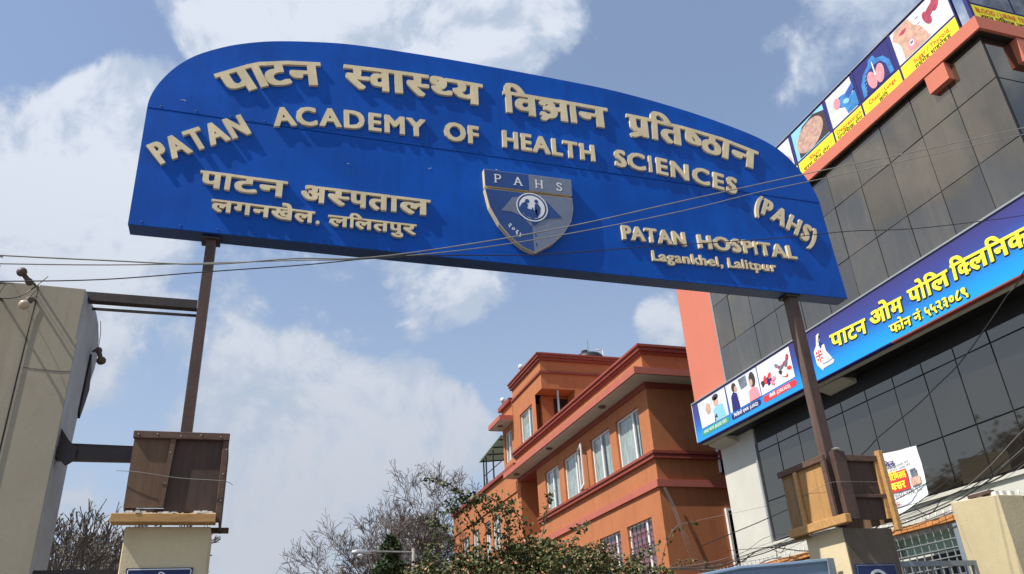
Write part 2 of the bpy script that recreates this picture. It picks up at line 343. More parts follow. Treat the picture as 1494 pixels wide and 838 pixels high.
def cluster(cl):
    if cl == 'JN':
        T = []
        T += pen([(0, H-.04), (.80, H-.04)], .08) + pen([(.70, H-.02), (.70, 0.02)], .09)
        T += pen(cat_rom([(.08, .43), (.16, .49), (.28, .49), (.36, .42), (.30, .34), (.18, .31)], 3), .075)
        T += pen(cat_rom([(.20, .31), (.34, .29), (.42, .20), (.36, .10), (.22, .06), (.08, .12)], 3), .075)
        T += pen(cat_rom([(.36, .36), (.48, .30), (.58, .33), (.70, .36)], 3), .07)
        T += pen([(.22, .07), (.10, -.04)], .06)
        return T, .80
    if cl == 'PR':
        T, a = glyph('प'); return T + pen([(.44, .17), (.28, .07), (.10, -.01)], .075), a
    x = 0; T = []; i = 0
    while i < len(cl):
        ch = cl[i]; g, a = glyph(ch)
        if i+1 < len(cl) and cl[i+1] == '~':
            cut = a-.19 if ch != 'क' else .60
            g = clipx(g, cut); a = cut; i += 1
        T += [[p+Vector((x, 0)) for p in t] for t in g]; x += a; i += 1
    return T, x
def hull(P):
    P = sorted(set((round(p.x, 6), round(p.y, 6)) for p in P))
    def half(P):
        r = []
        for p in P:
            while len(r) > 1 and (r[-1][0]-r[-2][0])*(p[1]-r[-2][1])-(r[-1][1]-r[-2][1])*(p[0]-r[-2][0]) <= 1e-12: r.pop()
            r.append(p)
        return r[:-1]
    return half(P)+half(P[::-1])
def union(polys):
    V = []; F = []
    for p in polys:
        if len(p) < 3: continue
        n = len(V); V += [Vector(q) for q in p]; F.append(list(range(n, n+len(p))))
    if not F: return [], []
    r = delaunay_2d_cdt(V, [], F, 0, 1e-5, True)
    return r[0], [f for f, src in zip(r[2], r[5]) if src]
def letter_mb(T, tf, fr, w0, w1, bold, mb=None, thin=False):
    """T: glyph triangles; tf: glyph units -> surface (u, v); bold: sweep of the pen in surface units"""
    offs = [Vector(o) for o in bold] if isinstance(bold[0], (tuple, Vector)) else [Vector((0, 0)), Vector(bold)]; polys = []
    for t in T:
        q = [tf(p) for p in t]
        polys.append(hull([p+o for p in q for o in offs]))
    V, F = union(polys)
    mb = mb or MB()
    if not F: return mb
    n = len(V)
    if thin: return mb.add([fr(v.x, v.y, w1) for v in V], [tuple(f) for f in F])
    ec = {}
    for f in F:
        for i in range(len(f)):
            e = (f[i], f[(i+1) % len(f)]); ec[e] = ec.get(e, 0)+1
    vs = [fr(v.x, v.y, w1) for v in V] + [fr(v.x, v.y, w0) for v in V]
    fs = [tuple(f) for f in F] + [tuple(i+n for i in f[::-1]) for f in F]
    for (a, c) in ec:
        if (c, a) not in ec: fs.append((a, a+n, c+n, c))
    return mb.add(vs, fs)
def hindi(cls, pts, h, fr, w0, w1, bold, parent, m, name='letter', sep=True, shadow=None, thin=False):
    """clusters hung under a headline that runs through pts (one more point than clusters)"""
    allmb = MB(); sh = MB()
    for i, cl in enumerate(cls):
        if cl == ' ': continue
        T, a = cluster(cl); P0, P1 = Vector(pts[i]), Vector(pts[i+1]); d = P1-P0; dn = d.normalized(); pv = Vector((-dn.y, dn.x))
        bv = dn*bold[0]*h + pv*bold[1]*h
        sx = (d.length - bold[0]*h*.75)/a; sy = h*(1-bold[1])/H
        tf = lambda p: P0 + dn*(p.x*sx) + pv*((p.y-H)*sy - bold[1]*h)
        k = .0012*(i % 2); bx4 = [Vector((0, 0)), dn*bold[0]*h, pv*bold[1]*h, bv]
        if shadow: letter_mb(T, lambda p: tf(p)+Vector(shadow[0]), fr, w0, w0+.004+k*.3, [(0, 0), dn*bold[0]*h, pv*bold[1]*h, bv, bv+Vector(shadow[1]), Vector(shadow[1])], sh, thin=True)
        if sep: letter_mb(T, tf, fr, w0, w1+k, bx4, thin=thin).build(name, m, parent)
        else: letter_mb(T, tf, fr, w0, w1+k*.3, bx4, allmb, thin=thin)
    if shadow: sh.build('letter_shadow', 'pblack', parent)
    if not sep: return allmb.build(name, m, parent)
def spread(cls, p0, p1):
    ws = [cluster(c)[1] for c in cls]; s = sum(ws); x = 0; P = [Vector(p0)]
    for a in ws: x += a; P.append(Vector(p0).lerp(Vector(p1), x/s))
    return P
def latin(txt, base, h, fr, w0, w1, bold, parent, m, name='letter', sep=True, thin=False):
    """letters set on a baseline through the points of base"""
    P = cat_rom([Vector((*p, 0)) for p in base], 8) if len(base) > 2 else [Vector((*p, 0)) for p in base]
    P = [Vector(p[:2]) for p in P]; ln = [0]
    for a, b in zip(P, P[1:]): ln.append(ln[-1]+(b-a).length)
    def at(s):
        s = min(max(s, 0), ln[-1])
        for i in range(len(P)-1):
            if s <= ln[i+1]: return P[i].lerp(P[i+1], (s-ln[i])/(ln[i+1]-ln[i]))
        return P[-1]
    ws = [glyph(c)[1] for c in txt]; tot = sum(ws)-.07; s = ln[-1]/tot; sy = h*(1-bold[1])/.682; x = -.035; mbx = MB()
    for j, (c, a) in enumerate(zip(txt, ws)):
        if c != ' ':
            A = at(x*s); B = at((x+a)*s); d = (B-A).normalized(); pv = Vector((-d.y, d.x))
            g = glyph(c)[0]; bx = bold[0]*h
            # shrink the glyph by the pen width so that the swept letter keeps its advance
            gx0, gx1 = xr(g); kx = ((gx1-gx0)*s - bx)/((gx1-gx0)*s)
            tf = lambda p: A + d*((gx0+(p.x-gx0)*kx)*s) + pv*(p.y*sy)
            mb = letter_mb(g, tf, fr, w0, w1+(.0003*(j % 2) if thin else .001*(j % 2)), [Vector((0, 0)), d*bx, pv*bold[1]*h, d*bx+pv*bold[1]*h], None if sep else mbx, thin=thin)
            if sep: mb.build(name, m, parent)
        x += a
    if not sep: return mbx.build(name, m, parent)
def flat(name, m, parent, poly, fr, wl):
    return MB().add([fr(u, v, wl) for u, v in poly], [tuple(range(len(poly)))]).build(name, m, parent)
def disc(c, rx, ry, n=20, a0=0, a1=360, rot=0):
    r = math.radians(rot); out = []
    for i in range(n):
        t = math.radians(a0+(a1-a0)*i/(n if a1-a0 == 360 else n-1)); x, y = rx*math.cos(t), ry*math.sin(t)
        out.append((c[0]+x*math.cos(r)-y*math.sin(r), c[1]+x*math.sin(r)+y*math.cos(r)))
    return out

# ------------------------------------------------------------------ ground, road
struct(BOX('ground', 'ground', None, -600, 600, -300, 1200, -.5, 0))
struct(BOX('road', 'asphalt', None, -1.5, 7.4, -40, 80, -.05, .006))
struct(BOX('kerb', 'kerb', None, 7.4, 7.55, 7.2, 80, -.02, .12))

# ------------------------------------------------------------------ gateway sign
gs = thing('gateway_sign', 'arched blue hospital signboard with raised brass letters spanning two steel poles over the gate', 'sign', (2.3, 6.08, 0))
top = [(-1.105, 6.172), (-1.098, 6.27), (-1.068, 6.39), (-1.018, 6.51), (-.935, 6.655), (-.81, 6.80), (-.65, 6.92), (-.44, 7.035), (-.15, 7.14), (.25, 7.225), (.629, 7.275), (1.25, 7.298), (1.884, 7.303), (2.65, 7.295), (3.423, 7.268), (4.24, 7.165), (4.909, 7.019), (5.25, 6.90), (5.46, 6.75), (5.64, 6.50), (5.72, 6.30), (5.747, 6.172)]
tops = [tuple(p[:2]) for p in cat_rom([Vector((*p, 0)) for p in top], 5)]
MB().prism(tops, frS, -.165, 0).build('sheet_panel', 'blue', gs)
lowp = [(-1.105, 6.166), (-1.086, 5.012), (5.775, 5.000), (5.752, 5.75), (5.747, 6.166)]
MB().prism(lowp, frS, -.165, -.003).build('sheet_panel', 'blue', gs)
MB().prism([(-1.084, 5.0115), (5.772, 4.9995), (5.772, 4.994), (-1.084, 5.006)], frS, -.163, -.006).build('bottom_closing_strip', 'bluedark', gs)  # underside strip in darker blue, its shade put into the colour
for x0, x1, y in ((-.500, -.425, 6.05), (5.075, 5.175, 6.04)):
    mb = MB(); t = .012; ht = 3.1 if x0 < 0 else 2.7; zt = 5.01
    mb.box(x0, x1, y, y+t, ht, zt).box(x0, x1, y+.085, y+.085+t, ht, zt).box(x0, x0+t, y+t, y+.085, ht, zt).box(x1-t, x1, y+t, y+.085, ht, zt)
    p = mb.build('pole', 'rust', gs)
    BOX('top_plate', 'darksteel', p, x0-.04, x1+.03, y-.02, y+.12, 4.972, 4.992)
for k_, (zz, h_) in enumerate(((4.395, .07), (3.195, .09))):
    b = MB().box(-1.31, -.505, 6.07, 6.078, zz-h_/2, zz+h_/2).box(-1.31, -.505, 6.078, 6.14, zz-h_/2, zz-h_/2+.008).build('brace', 'darksteel', gs)
MB().beam((-1.25, 6.16, 4.33), (-.45, 6.16, 4.335), .012, .02).build('brace_rod', 'darksteel', gs)
MB().beam((-1.25, 6.16, 3.275), (-.70, 6.16, 3.265), .012, .022).build('brace_rod', 'darksteel', gs)
MB().prism([(-1.268, 3.36), (-1.21, 3.28), (-1.15, 3.22), (-1.15, 3.14), (-1.2, 3.10), (-1.268, 3.16)], frY(6.05), -.01, .006).build('gusset_plate', 'darksteel', gs)
w1 = .025; B1 = (.15, .045)
T1 = dict(fr=frS, w0=-.004, w1=w1, parent=gs, m='brass')
def hs(cls, pts, h, bold=B1, w=w1): hindi(cls, pts, h, frS, -.004, w, bold, gs, 'brass')
hs(['प', 'ा', 'ट', 'न'], [(-.617, 6.618), (-.358, 6.785), (-.249, 6.841), (-.011, 6.909), (.28, 6.955)], .275)
hs(['स~', 'व', 'ा', 'स~', 'थ~', 'य'], [(.515, 6.985), (.747, 7.0), (.96, 7.012), (1.104, 7.02), (1.331, 7.027), (1.569, 7.028), (1.879, 7.026)], .272)
hs(['ि', 'व', 'JN', 'ा', 'न'], [(2.11, 6.993), (2.213, 6.993), (2.475, 6.993), (2.808, 6.994), (2.914, 6.994), (3.248, 6.99)], .268)
hs(['PR', 'ि', 'त', 'ष~', 'ठ', 'ा', 'न'], [(3.483, 6.963), (3.752, 6.952), (3.863, 6.941), (4.144, 6.918), (4.359, 6.888), (4.616, 6.85), (4.738, 6.818), (5.05, 6.735)], .272)
B2 = (.15, .05)
hs(['प', 'ा', 'ट', 'न'], [(-.61, 5.583), (-.426, 5.582), (-.348, 5.58), (-.144, 5.577), (.086, 5.574)], .160, B2)
hs(['अ', 'स~', 'प', 'त', 'ा', 'ल'], [(.205, 5.564), (.426, 5.564), (.616, 5.564), (.783, 5.564), (.968, 5.564), (1.056, 5.564), (1.335, 5.563)], .164, B2)
hs(['ल', 'ग', 'न', 'खे', 'ल'], [(-.494, 5.314), (-.322, 5.313), (-.17, 5.310), (-.023, 5.308), (.166, 5.305), (.333, 5.302)], .114, B2, .026)
hs(['ल', 'ि', 'ल', 'त', 'पु', 'र'], [(.452, 5.288), (.626, 5.288), (.674, 5.288), (.833, 5.288), (.972, 5.287), (1.091, 5.287), (1.211, 5.287)], .104, B2, .026)
MB().prism(disc((.365, 5.195), .016, .018, 10), frS, -.004, .035).build('full_stop', 'brass', gs)
BL = (.10, .055)
def ls(t, base, h, b=BL, w=w1): latin(t, base, h, frS, -.004, w, b, gs, 'brass')
ls('PATAN', [(-.935, 5.578), (-.816, 5.671), (-.588, 5.823), (-.233, 6.037)], .218)
ls('ACADEMY', [(-.061, 6.142), (.304, 6.217), (.699, 6.248), (.96, 6.255), (1.30, 6.265)], .203)
ls('OF', [(1.476, 6.275), (1.829, 6.270)], .213)
ls('HEALTH', [(2.052, 6.288), (3.065, 6.270)], .202)
ls('SCIENCES', [(3.26, 6.255), (3.697, 6.239), (4.083, 6.2), (4.465, 6.148), (4.663, 6.108)], .207)
ls('(PAHS)', [(4.83, 5.945), (5.007, 5.865), (5.214, 5.74), (5.50, 5.575)], .225)
ls('PATAN', [(3.228, 5.390), (3.95, 5.393)], .157, (.11, .055), .028)
ls('HOSPITAL', [(4.062, 5.393), (5.234, 5.390)], .155, (.11, .055), .028)
ls('Lagankhel,', [(3.523, 5.190), (4.322, 5.202)], .112, (.09, .05), .022)
ls('Lalitpur', [(4.373, 5.206), (4.943, 5.214)], .108, (.09, .05), .022)
for u, v, l_, a_ in ((-.84, 6.30, .035, .2), (-.82, 6.295, .02, -.5), (1.35, 5.93, .03, .3), (2.0, 6.02, .02, -.2), (3.4, 5.62, .025, .4), (.6, 5.86, .02, .1)):
    MB().beam(frS(u-l_/2, v-a_*l_/2, .0012), frS(u+l_/2, v+a_*l_/2, .0012), .004, .001, (0, -1, 0)).build('paint_chip', 'pale', gs)
rv0 = MB().lathe((-1.0, 6.0, 6.20), [(.008, 0), (.007, .003), (.003, .0045)], 8, Vector((0, -1, 0))).build('rivet', 'bluedark', gs, loc=(-1.0, 6.0, 6.20))
for i in range(1, 24): inst(rv0, 'rivet', gs, (i*.285, 0, 0))
for i in range(24): inst(rv0, 'rivet', gs, (.01+i*.285, -.003+.006, -1.155))
# shield
wS = .055
shield = MB().prism([(1.857, 5.752), (2.736, 5.762), (2.735, 5.64), (2.70, 5.496), (2.61, 5.35), (2.489, 5.23), (2.307, 5.112), (2.197, 5.156), (2.084, 5.246), (1.98, 5.376), (1.895, 5.55)], frS, -.004, wS).build('shield', 'brass', gs)
shbar = MB().prism([(1.857, 5.966), (2.744, 5.978), (2.737, 5.792), (1.861, 5.776)], frS, -.004, wS).build('shield_bar', 'brass', gs)
a = wS+.002
flat('blue_half', 'shblue', shbar, [(1.860, 5.963), (2.303, 5.969), (2.301, 5.786), (1.864, 5.779)], frS, a)
flat('grey_half', 'steelblue', shbar, [(2.303, 5.969), (2.741, 5.975), (2.734, 5.795), (2.301, 5.786)], frS, a)
for ch, x in zip('PAHS', (1.965, 2.155, 2.372, 2.582)):
    L = {'P': [[(0, 0), (0, 1)], cat_rom([(0, 1, 0), (.38, .98, 0), (.52, .75, 0), (.38, .5, 0), (0, .48, 0)], 3)], 'A': [[(0, 0), (.35, 1)], [(.35, 1), (.72, 0)], [(.16, .36), (.56, .36)]],
         'H': [[(0, 0), (0, 1)], [(.6, 0), (.6, 1)], [(0, .5), (.6, .5)]], 'S': [cat_rom([(.5, .82, 0), (.3, 1, 0), (.06, .8, 0), (.2, .56, 0), (.44, .4, 0), (.5, .2, 0), (.28, 0, 0), (0, .18, 0)], 3)]}[ch]
    T = []
    for st in L: T += pen([Vector(p[:2]) if not isinstance(p, tuple) else Vector(p[:2]) for p in st], .11)
    for sx_, sy_ in {'P': [(0, 0), (0, 1)], 'A': [(0, 0), (.72, 0)], 'H': [(0, 0), (0, 1), (.6, 0), (.6, 1)], 'S': [(.5, .85), (0, .12)]}[ch]:
        T += pen([(sx_-.12, sy_), (sx_+.12, sy_)], .06) if ch != 'S' else pen([(sx_, sy_-.1), (sx_, sy_+.1)], .05)
    letter_mb(T, lambda p: Vector((x+p.x*.095, 5.832+p.y*.088)), frS, 0, a+.002, (.004, 0), thin=True).build('letter', 'white', shbar)
body_l = [(1.861, 5.748), (2.299, 5.754), (2.305, 5.118), (2.197, 5.162), (2.086, 5.252), (1.984, 5.380), (1.900, 5.552)]
body_r = [(2.299, 5.754), (2.733, 5.758), (2.731, 5.64), (2.696, 5.498), (2.607, 5.353), (2.486, 5.234), (2.305, 5.118)]
flat('blue_field', 'shblue', shield, body_l, frS, a); flat('grey_field', 'steelblue', shield, body_r, frS, a)
flat('kite_wing', 'steelblue', shield, [(2.121, 5.683), (2.005, 5.522), (2.10, 5.525), (2.20, 5.49), (2.298, 5.385), (2.303, 5.60), (2.19, 5.70)], frS, a+.002)
flat('kite_wing', 'shblue', shield, [(2.465, 5.684), (2.607, 5.525), (2.50, 5.505), (2.40, 5.47), (2.32, 5.393), (2.303, 5.42), (2.303, 5.60), (2.40, 5.70)], frS, a+.003)
cx, cy = 2.313, 5.60
ring = MB(); n = 36
o_, i_ = disc((cx, cy), .157, .157, n), disc((cx, cy), .145, .145, n)
for i in range(n): ring.add([frS(*o_[i], a+.006), frS(*o_[(i+1) % n], a+.006), frS(*i_[(i+1) % n], a+.006), frS(*i_[i], a+.006)], [(0, 1, 2, 3)])
ring.build('emblem_ring', 'white', shield)
flat('emblem_disc', 'shblue', shield, disc((cx, cy), .15, .15, n), frS, a+.0045)
flat('emblem_moon', 'white', shield, disc((cx, cy), .128, .128, n), frS, a+.006)
figs = MB()
for poly in ([(cx-.128, cy-.02), (cx-.10, cy+.03), (cx-.06, cy+.055), (cx-.04, cy+.02), (cx-.05, cy-.02), (cx-.01, cy-.03), (cx+.0, cy+.0), (cx+.02, cy-.04), (cx+.045, cy-.01), (cx+.05, cy-.11), (cx, cy-.128), (cx-.07, cy-.107), (cx-.115, cy-.06)],
             disc((cx-.045, cy+.062), .022, .022, 10), disc((cx+.045, cy+.068), .02, .022, 10), [(cx+.02, cy-.02), (cx+.03, cy+.04), (cx+.06, cy+.045), (cx+.085, cy), (cx+.075, cy-.06), (cx+.045, cy-.11)]):
    figs.add([frS(u, v, a+.0075) for u, v in poly], [tuple(range(len(poly)))])
figs.build('emblem_figures', 'shblue', shield)
for q, (u, v) in enumerate(((2.062, 5.378), (2.095, 5.345), (2.128, 5.315), (2.160, 5.285))):
    T, _ = glyph('२०६४'[q])
    letter_mb(T, lambda p, u=u, v=v: Vector((u+(p.x*.7+p.y*.55)*.072-.01, v+(-p.x*.6+p.y*.75)*.072-.01)), frS, 0, a+.002, (.004, .001), thin=True).build('digit', 'white', shield)
T, _ = glyph('P')
for q, (u, v) in enumerate(((2.325, 5.30), (2.325, 5.20))):
    flat('small_mark', 'shblue', shield, disc((u, v), .014, .02, 10, -90, 90), frS, a+.002)

# ------------------------------------------------------------------ left gate pillar and its timber box
lp = thing('gate_pillar', 'cream gate pillar with small navy plaque under the left dark timber box', 'pillar', (-.48, 6.1, 0), 'cream gate pillars')
BOX('shaft', 'pillar', lp, -.742, -.215, 5.86, 6.36, 0, 2.66, bevel=.006)
p = MB().box(-.695, -.296, 5.845, 5.862, 2.0, 2.398).build('plaque', 'plaque', lp)
fr = frY(5.845)
for poly in ([(-.688, 2.392), (-.303, 2.392), (-.303, 2.386), (-.688, 2.386)], [(-.688, 2.392), (-.682, 2.392), (-.682, 2.0), (-.688, 2.0)], [(-.309, 2.392), (-.303, 2.392), (-.303, 2.0), (-.309, 2.0)]):
    flat('border_line', 'white', p, poly, fr, .002)
hindi(['प', 'ा', 'ट', 'न', ' ', 'ि', 'व', 'JN', 'ा', 'न'], spread(['प', 'ा', 'ट', 'न', ' ', 'ि', 'व', 'JN', 'ा', 'न'], (-.665, 2.352), (-.325, 2.352)), .05, fr, 0, .003, (.08, .04), p, 'white', 'plaque_lettering', sep=False, thin=True)
bx = thing('timber_box', 'dark plywood box nailed round the top of the left gate pillar', 'wooden box', (-.46, 6.1, 2.64), 'timber boxes on the gate pillars')
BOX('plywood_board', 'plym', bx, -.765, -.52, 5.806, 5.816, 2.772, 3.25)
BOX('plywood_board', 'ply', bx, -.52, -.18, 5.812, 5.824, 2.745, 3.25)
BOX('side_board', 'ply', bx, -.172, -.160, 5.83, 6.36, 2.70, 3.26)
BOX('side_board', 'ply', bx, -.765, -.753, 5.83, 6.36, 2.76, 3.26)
BOX('top_batten', 'batten', bx, -.772, -.152, 5.782, 5.812, 3.235, 3.285, bevel=.003)
BOX('corner_batten', 'batten', bx, -.192, -.153, 5.790, 5.829, 2.68, 3.234, bevel=.003)
MB().beam((-.515, 5.797, 3.234), (-.540, 5.797, 2.772), .032, .018, (0, 1, 0)).build('middle_batten', 'plym', bx)
BOX('ledge_plank', 'wood', bx, -.825, -.185, 5.745, 5.858, 2.668, 2.726, bevel=.004)
BOX('side_plank', 'plym', bx, -.35, -.106, 6.30, 6.36, 2.70, 2.734, bevel=.003)
mbd = MB()
for i in range(46):
    x = rnd.uniform(-.745, -.20); s_ = rnd.uniform(.005, .014); y = rnd.uniform(5.75, 5.80); mbd.box(x-s_*rnd.uniform(1, 2.2), x+s_, y-s_, y+s_, 2.7265, 2.7265+s_*rnd.uniform(.8, 1.8))
mbd.build('plaster_crumbs', 'debris', bx, stuff=True)
MB().box(-.75, -.21, 5.85, 5.87, 2.727, 2.775).build('shadow_gap_board', 'batten', bx)
nl = MB().lathe((-.74, 5.781, 3.26), [(.0, -.002), (.006, 0), (.004, .003), (.0, .004)], 6, Vector((0, -1, 0))).build('nail', 'galv', bx, loc=(-.74, 5.781, 3.26))
for dx, dz in ((.12, .004), (.27, -.006), (.40, .005), (.53, -.003), (.575, -.09), (.570, -.26), (.574, -.44), (.216, -.12), (.208, -.33)): inst(nl, 'nail', bx, (dx, .009 if dz < -.08 else 0, dz))
o = MB().tube(cat_rom([(-.84, 5.79, 3.01), (-.70, 5.78, 3.0), (-.45, 5.778, 2.965), (-.17, 5.78, 2.95), (-.10, 5.9, 2.95)], 5), .0022, 4).build('tie_wire', 'greywire', None, loc=(-.45, 5.78, 2.96)); tag(o, 'thin grey wire tied across the left dark plywood box', 'wire')

# ------------------------------------------------------------------ right gate pillar and its timber box
rp = thing('gate_pillar', 'cream gate pillar with dark front and round-logo plaque under the right timber box', 'pillar', (5.28, 6.25, 0), 'cream gate pillars')
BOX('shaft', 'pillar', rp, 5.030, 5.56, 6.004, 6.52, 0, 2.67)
BOX('dark_render', 'pillarfront', rp, 5.034, 5.558, 5.994, 6.004, 0, 2.668)  # separate front skin, darker than the shaft paint
p = BOX('plaque', 'plaque', rp, 5.06, 5.49, 5.978, 5.994, 1.95, 2.365)
fr = frY(5.978)
for poly in ([(5.068, 2.358), (5.482, 2.358), (5.482, 2.351), (5.068, 2.351)], [(5.068, 2.351), (5.074, 2.351), (5.074, 1.96), (5.068, 1.96)], [(5.476, 2.351), (5.482, 2.351), (5.482, 1.96), (5.476, 1.96)]):
    flat('border_line', 'steelblue', p, poly, fr, .002)
ring = MB(); o_, i_ = disc((5.275, 2.215), .105, .105, 30), disc((5.275, 2.215), .08, .08, 30)
for i in range(30): ring.add([fr(*o_[i], .003), fr(*o_[(i+1) % 30], .003), fr(*i_[(i+1) % 30], .003), fr(*i_[i], .003)], [(0, 1, 2, 3)])
ring.build('logo_ring', 'white', p)
bx = thing('timber_box', 'orange plywood box with battens nailed round the top of the right gate pillar', 'wooden box', (5.28, 6.25, 2.64), 'timber boxes on the gate pillars')
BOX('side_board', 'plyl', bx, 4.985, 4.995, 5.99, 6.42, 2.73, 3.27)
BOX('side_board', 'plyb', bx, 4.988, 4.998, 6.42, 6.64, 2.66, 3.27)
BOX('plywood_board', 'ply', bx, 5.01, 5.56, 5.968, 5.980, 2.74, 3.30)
BOX('top_batten', 'batten', bx, 4.955, 4.985, 5.95, 6.66, 3.262, 3.318, bevel=.003)
BOX('top_batten', 'batten', bx, 5.17, 5.575, 5.936, 5.966, 3.262, 3.318, bevel=.003)
BOX('corner_post', 'rust', bx, 5.045, 5.175, 5.905, 5.965, 2.735, 3.345, bevel=.004)
BOX('corner_batten', 'batten', bx, 4.955, 4.985, 5.945, 6.0, 2.77, 3.261, bevel=.003)
BOX('middle_batten', 'wood', bx, 4.957, 4.985, 6.375, 6.425, 2.765, 3.261, bevel=.003)
BOX('middle_rail', 'batten', bx, 5.176, 5.56, 5.938, 5.966, 2.930, 2.962, bevel=.003)
BOX('right_post', 'wood', bx, 5.552, 5.602, 5.90, 5.96, 2.640, 3.36, bevel=.004)
BOX('inner_post', 'wood', bx, 5.515, 5.551, 5.940, 5.966, 2.963, 3.261, bevel=.002)
BOX('inner_post', 'wood', bx, 5.510, 5.551, 5.940, 5.966, 2.745, 2.929, bevel=.002)
BOX('ledge_plank', 'wood', bx, 4.925, 4.985, 5.80, 6.62, 2.688, 2.762, bevel=.004)
MB().lathe((5.10, 5.925, 3.35), [(.0, 0), (.035, .004), (.045, .014), (.02, .022)], 8).build('paper_scrap', 'debris', bx)
BOX('side_board', 'plym', bx, 5.56, 5.57, 5.97, 6.6, 2.72, 3.27)
o = MB().tube(cat_rom([(4.3, 7.2, 2.96), (4.94, 6.5, 3.02), (4.945, 6.0, 3.05), (5.04, 5.90, 3.06), (5.30, 5.893, 3.06), (5.60, 5.893, 3.08), (6.4, 6.2, 3.3)], 5), .0014, 4).build('tie_wire', 'greywire', None, loc=(5.1, 5.9, 3.1)); tag(o, 'thin grey wire tied across the right orange plywood box', 'wire')

# ------------------------------------------------------------------ left concrete wall with lamp holders
lw = thing('gate_wall', 'tall beige cement gate wall with rounded grey end at the left edge', 'wall', (-2.6, 6.2, 0))
prof = [(5.952, 0), (5.952, 4.383), (6.20, 4.405), (6.45, 4.43), (6.62, 4.40), (6.74, 4.32), (6.82, 4.22), (6.80, 4.08), (6.70, 3.9), (6.60, 3.76), (6.52, 3.62), (6.50, 3.4), (6.50, 0)]
MB().prism(prof, lambda u, v, w_: Vector((w_, u, v)), -1.275, -5.0).build('core', 'greyedge', lw)
mb = MB(); mb.prism([(-1.582, 0), (-1.582, 4.392), (-5.0, 4.40), (-5.0, 0)], frY(5.952), 0.0, .012); mb.build('render_panel', 'concrete', lw)
MB().prism([(-1.262, 0), (-1.262, 3.985), (-1.274, 3.99), (-1.274, 4.385), (-1.576, 4.390), (-1.576, 0)], frY(5.952), 0.0, .013).build('render_panel', 'concrete', lw)
MB().tube(cat_rom([(-1.57, 5.93, 4.24), (-1.577, 5.932, 4.1), (-1.582, 5.932, 3.7), (-1.583, 5.932, 3.1), (-1.59, 5.932, 1.5)], 4), .0035, 5).build('cable_drop', 'blackwire', lw)
MB().prism([(6.52, 4.10), (6.62, 4.00), (6.68, 3.86), (6.60, 3.70), (6.53, 3.58), (6.49, 3.62)], lambda u, v, w_: Vector((w_, u, v)), -1.26, -1.5).build('rubber_flap', 'black', lw)
MB().tube([(-1.262, 5.937, 3.74), (-1.33, 5.937, 3.735), (-1.45, 5.937, 3.742), (-1.56, 5.937, 3.75)], .0016, 3).build('hairline_crack', 'black', lw)
def lamp(label, base, mid, tip, gl=True, cable=None):
    t = thing('lamp_holder', label, 'lamp', base, 'bare lamp holders on the gate wall')
    base, mid, tip = Vector(base), Vector(mid), Vector(tip)
    MB().tube([base, base.lerp(mid, .5)+Vector((0, 0, .01)), mid], .009, 6).build('arm', 'brownlamp', t)
    d = (tip-mid).normalized(); ln = (tip-mid).length
    MB().lathe(mid, [(.014, -.02), (.024, -.01), (.026, .01), (.018, .03), (.017, ln*.55)], 12, d).build('socket', 'brownlamp', t, smooth=True)
    MB().lathe(mid+d*ln*.55, [(.016, 0), (.030, .012), (.036, .03), (.030, .048), (.016, .058), (.002, .062)], 12, d).build('bulb', 'bulb' if gl else 'brownlamp', t, smooth=True)
    if cable: MB().tube(cat_rom(cable, 4), .0025, 4).build('flex', 'blackwire', t)
lamp('brown lamp holder sticking up from the top edge of the beige gate wall', (-1.60, 5.95, 4.385), (-1.60, 5.78, 4.33), (-1.655, 5.70, 4.385), False, [(-1.60, 5.95, 4.39), (-1.57, 5.90, 4.34), (-1.575, 5.84, 4.28), (-1.582, 5.80, 4.22)])
lamp('bare bulb holder hanging below the top edge on the beige gate wall face', (-1.575, 5.94, 4.26), (-1.578, 5.80, 4.205), (-1.595, 5.74, 4.13), True, [(-1.575, 5.94, 4.3), (-1.56, 5.86, 4.26), (-1.578, 5.8, 4.21)])
lamp('lamp holder cut off by the left edge of the picture, on the gate wall', (-1.79, 5.94, 4.25), (-1.79, 5.82, 4.20), (-1.80, 5.74, 4.13), False, [(-1.75, 5.94, 4.39), (-1.77, 5.86, 4.33), (-1.79, 5.82, 4.2)])
lamp('lamp holder drooping off the rounded grey end of the gate wall', (-1.26, 6.52, 4.12), (-1.215, 6.50, 4.13), (-1.165, 6.46, 4.00), False, [(-1.26, 6.6, 4.42), (-1.235, 6.56, 4.30), (-1.225, 6.52, 4.2), (-1.215, 6.50, 4.13)])
o = MB().tube(cat_rom([(-1.9, 5.80, 4.20), (-1.7, 5.77, 4.19), (-1.60, 5.765, 4.24), (-1.5, 5.80, 4.40)], 5), .004, 4).build('loose_wire', 'blackwire', None, loc=(-1.7, 5.8, 4.2)); tag(o, 'short loose black wire looping between the lamp holders on the gate wall', 'wire')

# ------------------------------------------------------------------ second pillar on the right
o = thing('gate_pillar', 'broad tan gate pillar with chipped top at the lower right corner', 'pillar', (6.7, 5.9, 0), 'cream gate pillars')
MB().prism([(5.67, 0), (5.67, 2.91), (5.90, 2.93), (6.22, 2.95), (6.22, 0)], lambda u, v, w_: Vector((w_, u, v)), 6.56, 6.86).build('shaft', 'pillarb', o, bevel=.004)
mb = MB()
for i in range(60):
    x = rnd.uniform(6.59, 6.83); y = rnd.uniform(5.70, 6.18); s_ = rnd.uniform(.007, .026); mb.box(x-s_, x+s_, y-s_, y+s_*1.4, 2.905, 2.94+s_*.7)
mb.build('broken_brick', 'debris', o, stuff=True)
MB().box(6.58, 6.64, 5.76, 6.02, 2.945, 2.975).build('brick', 'rust', o)

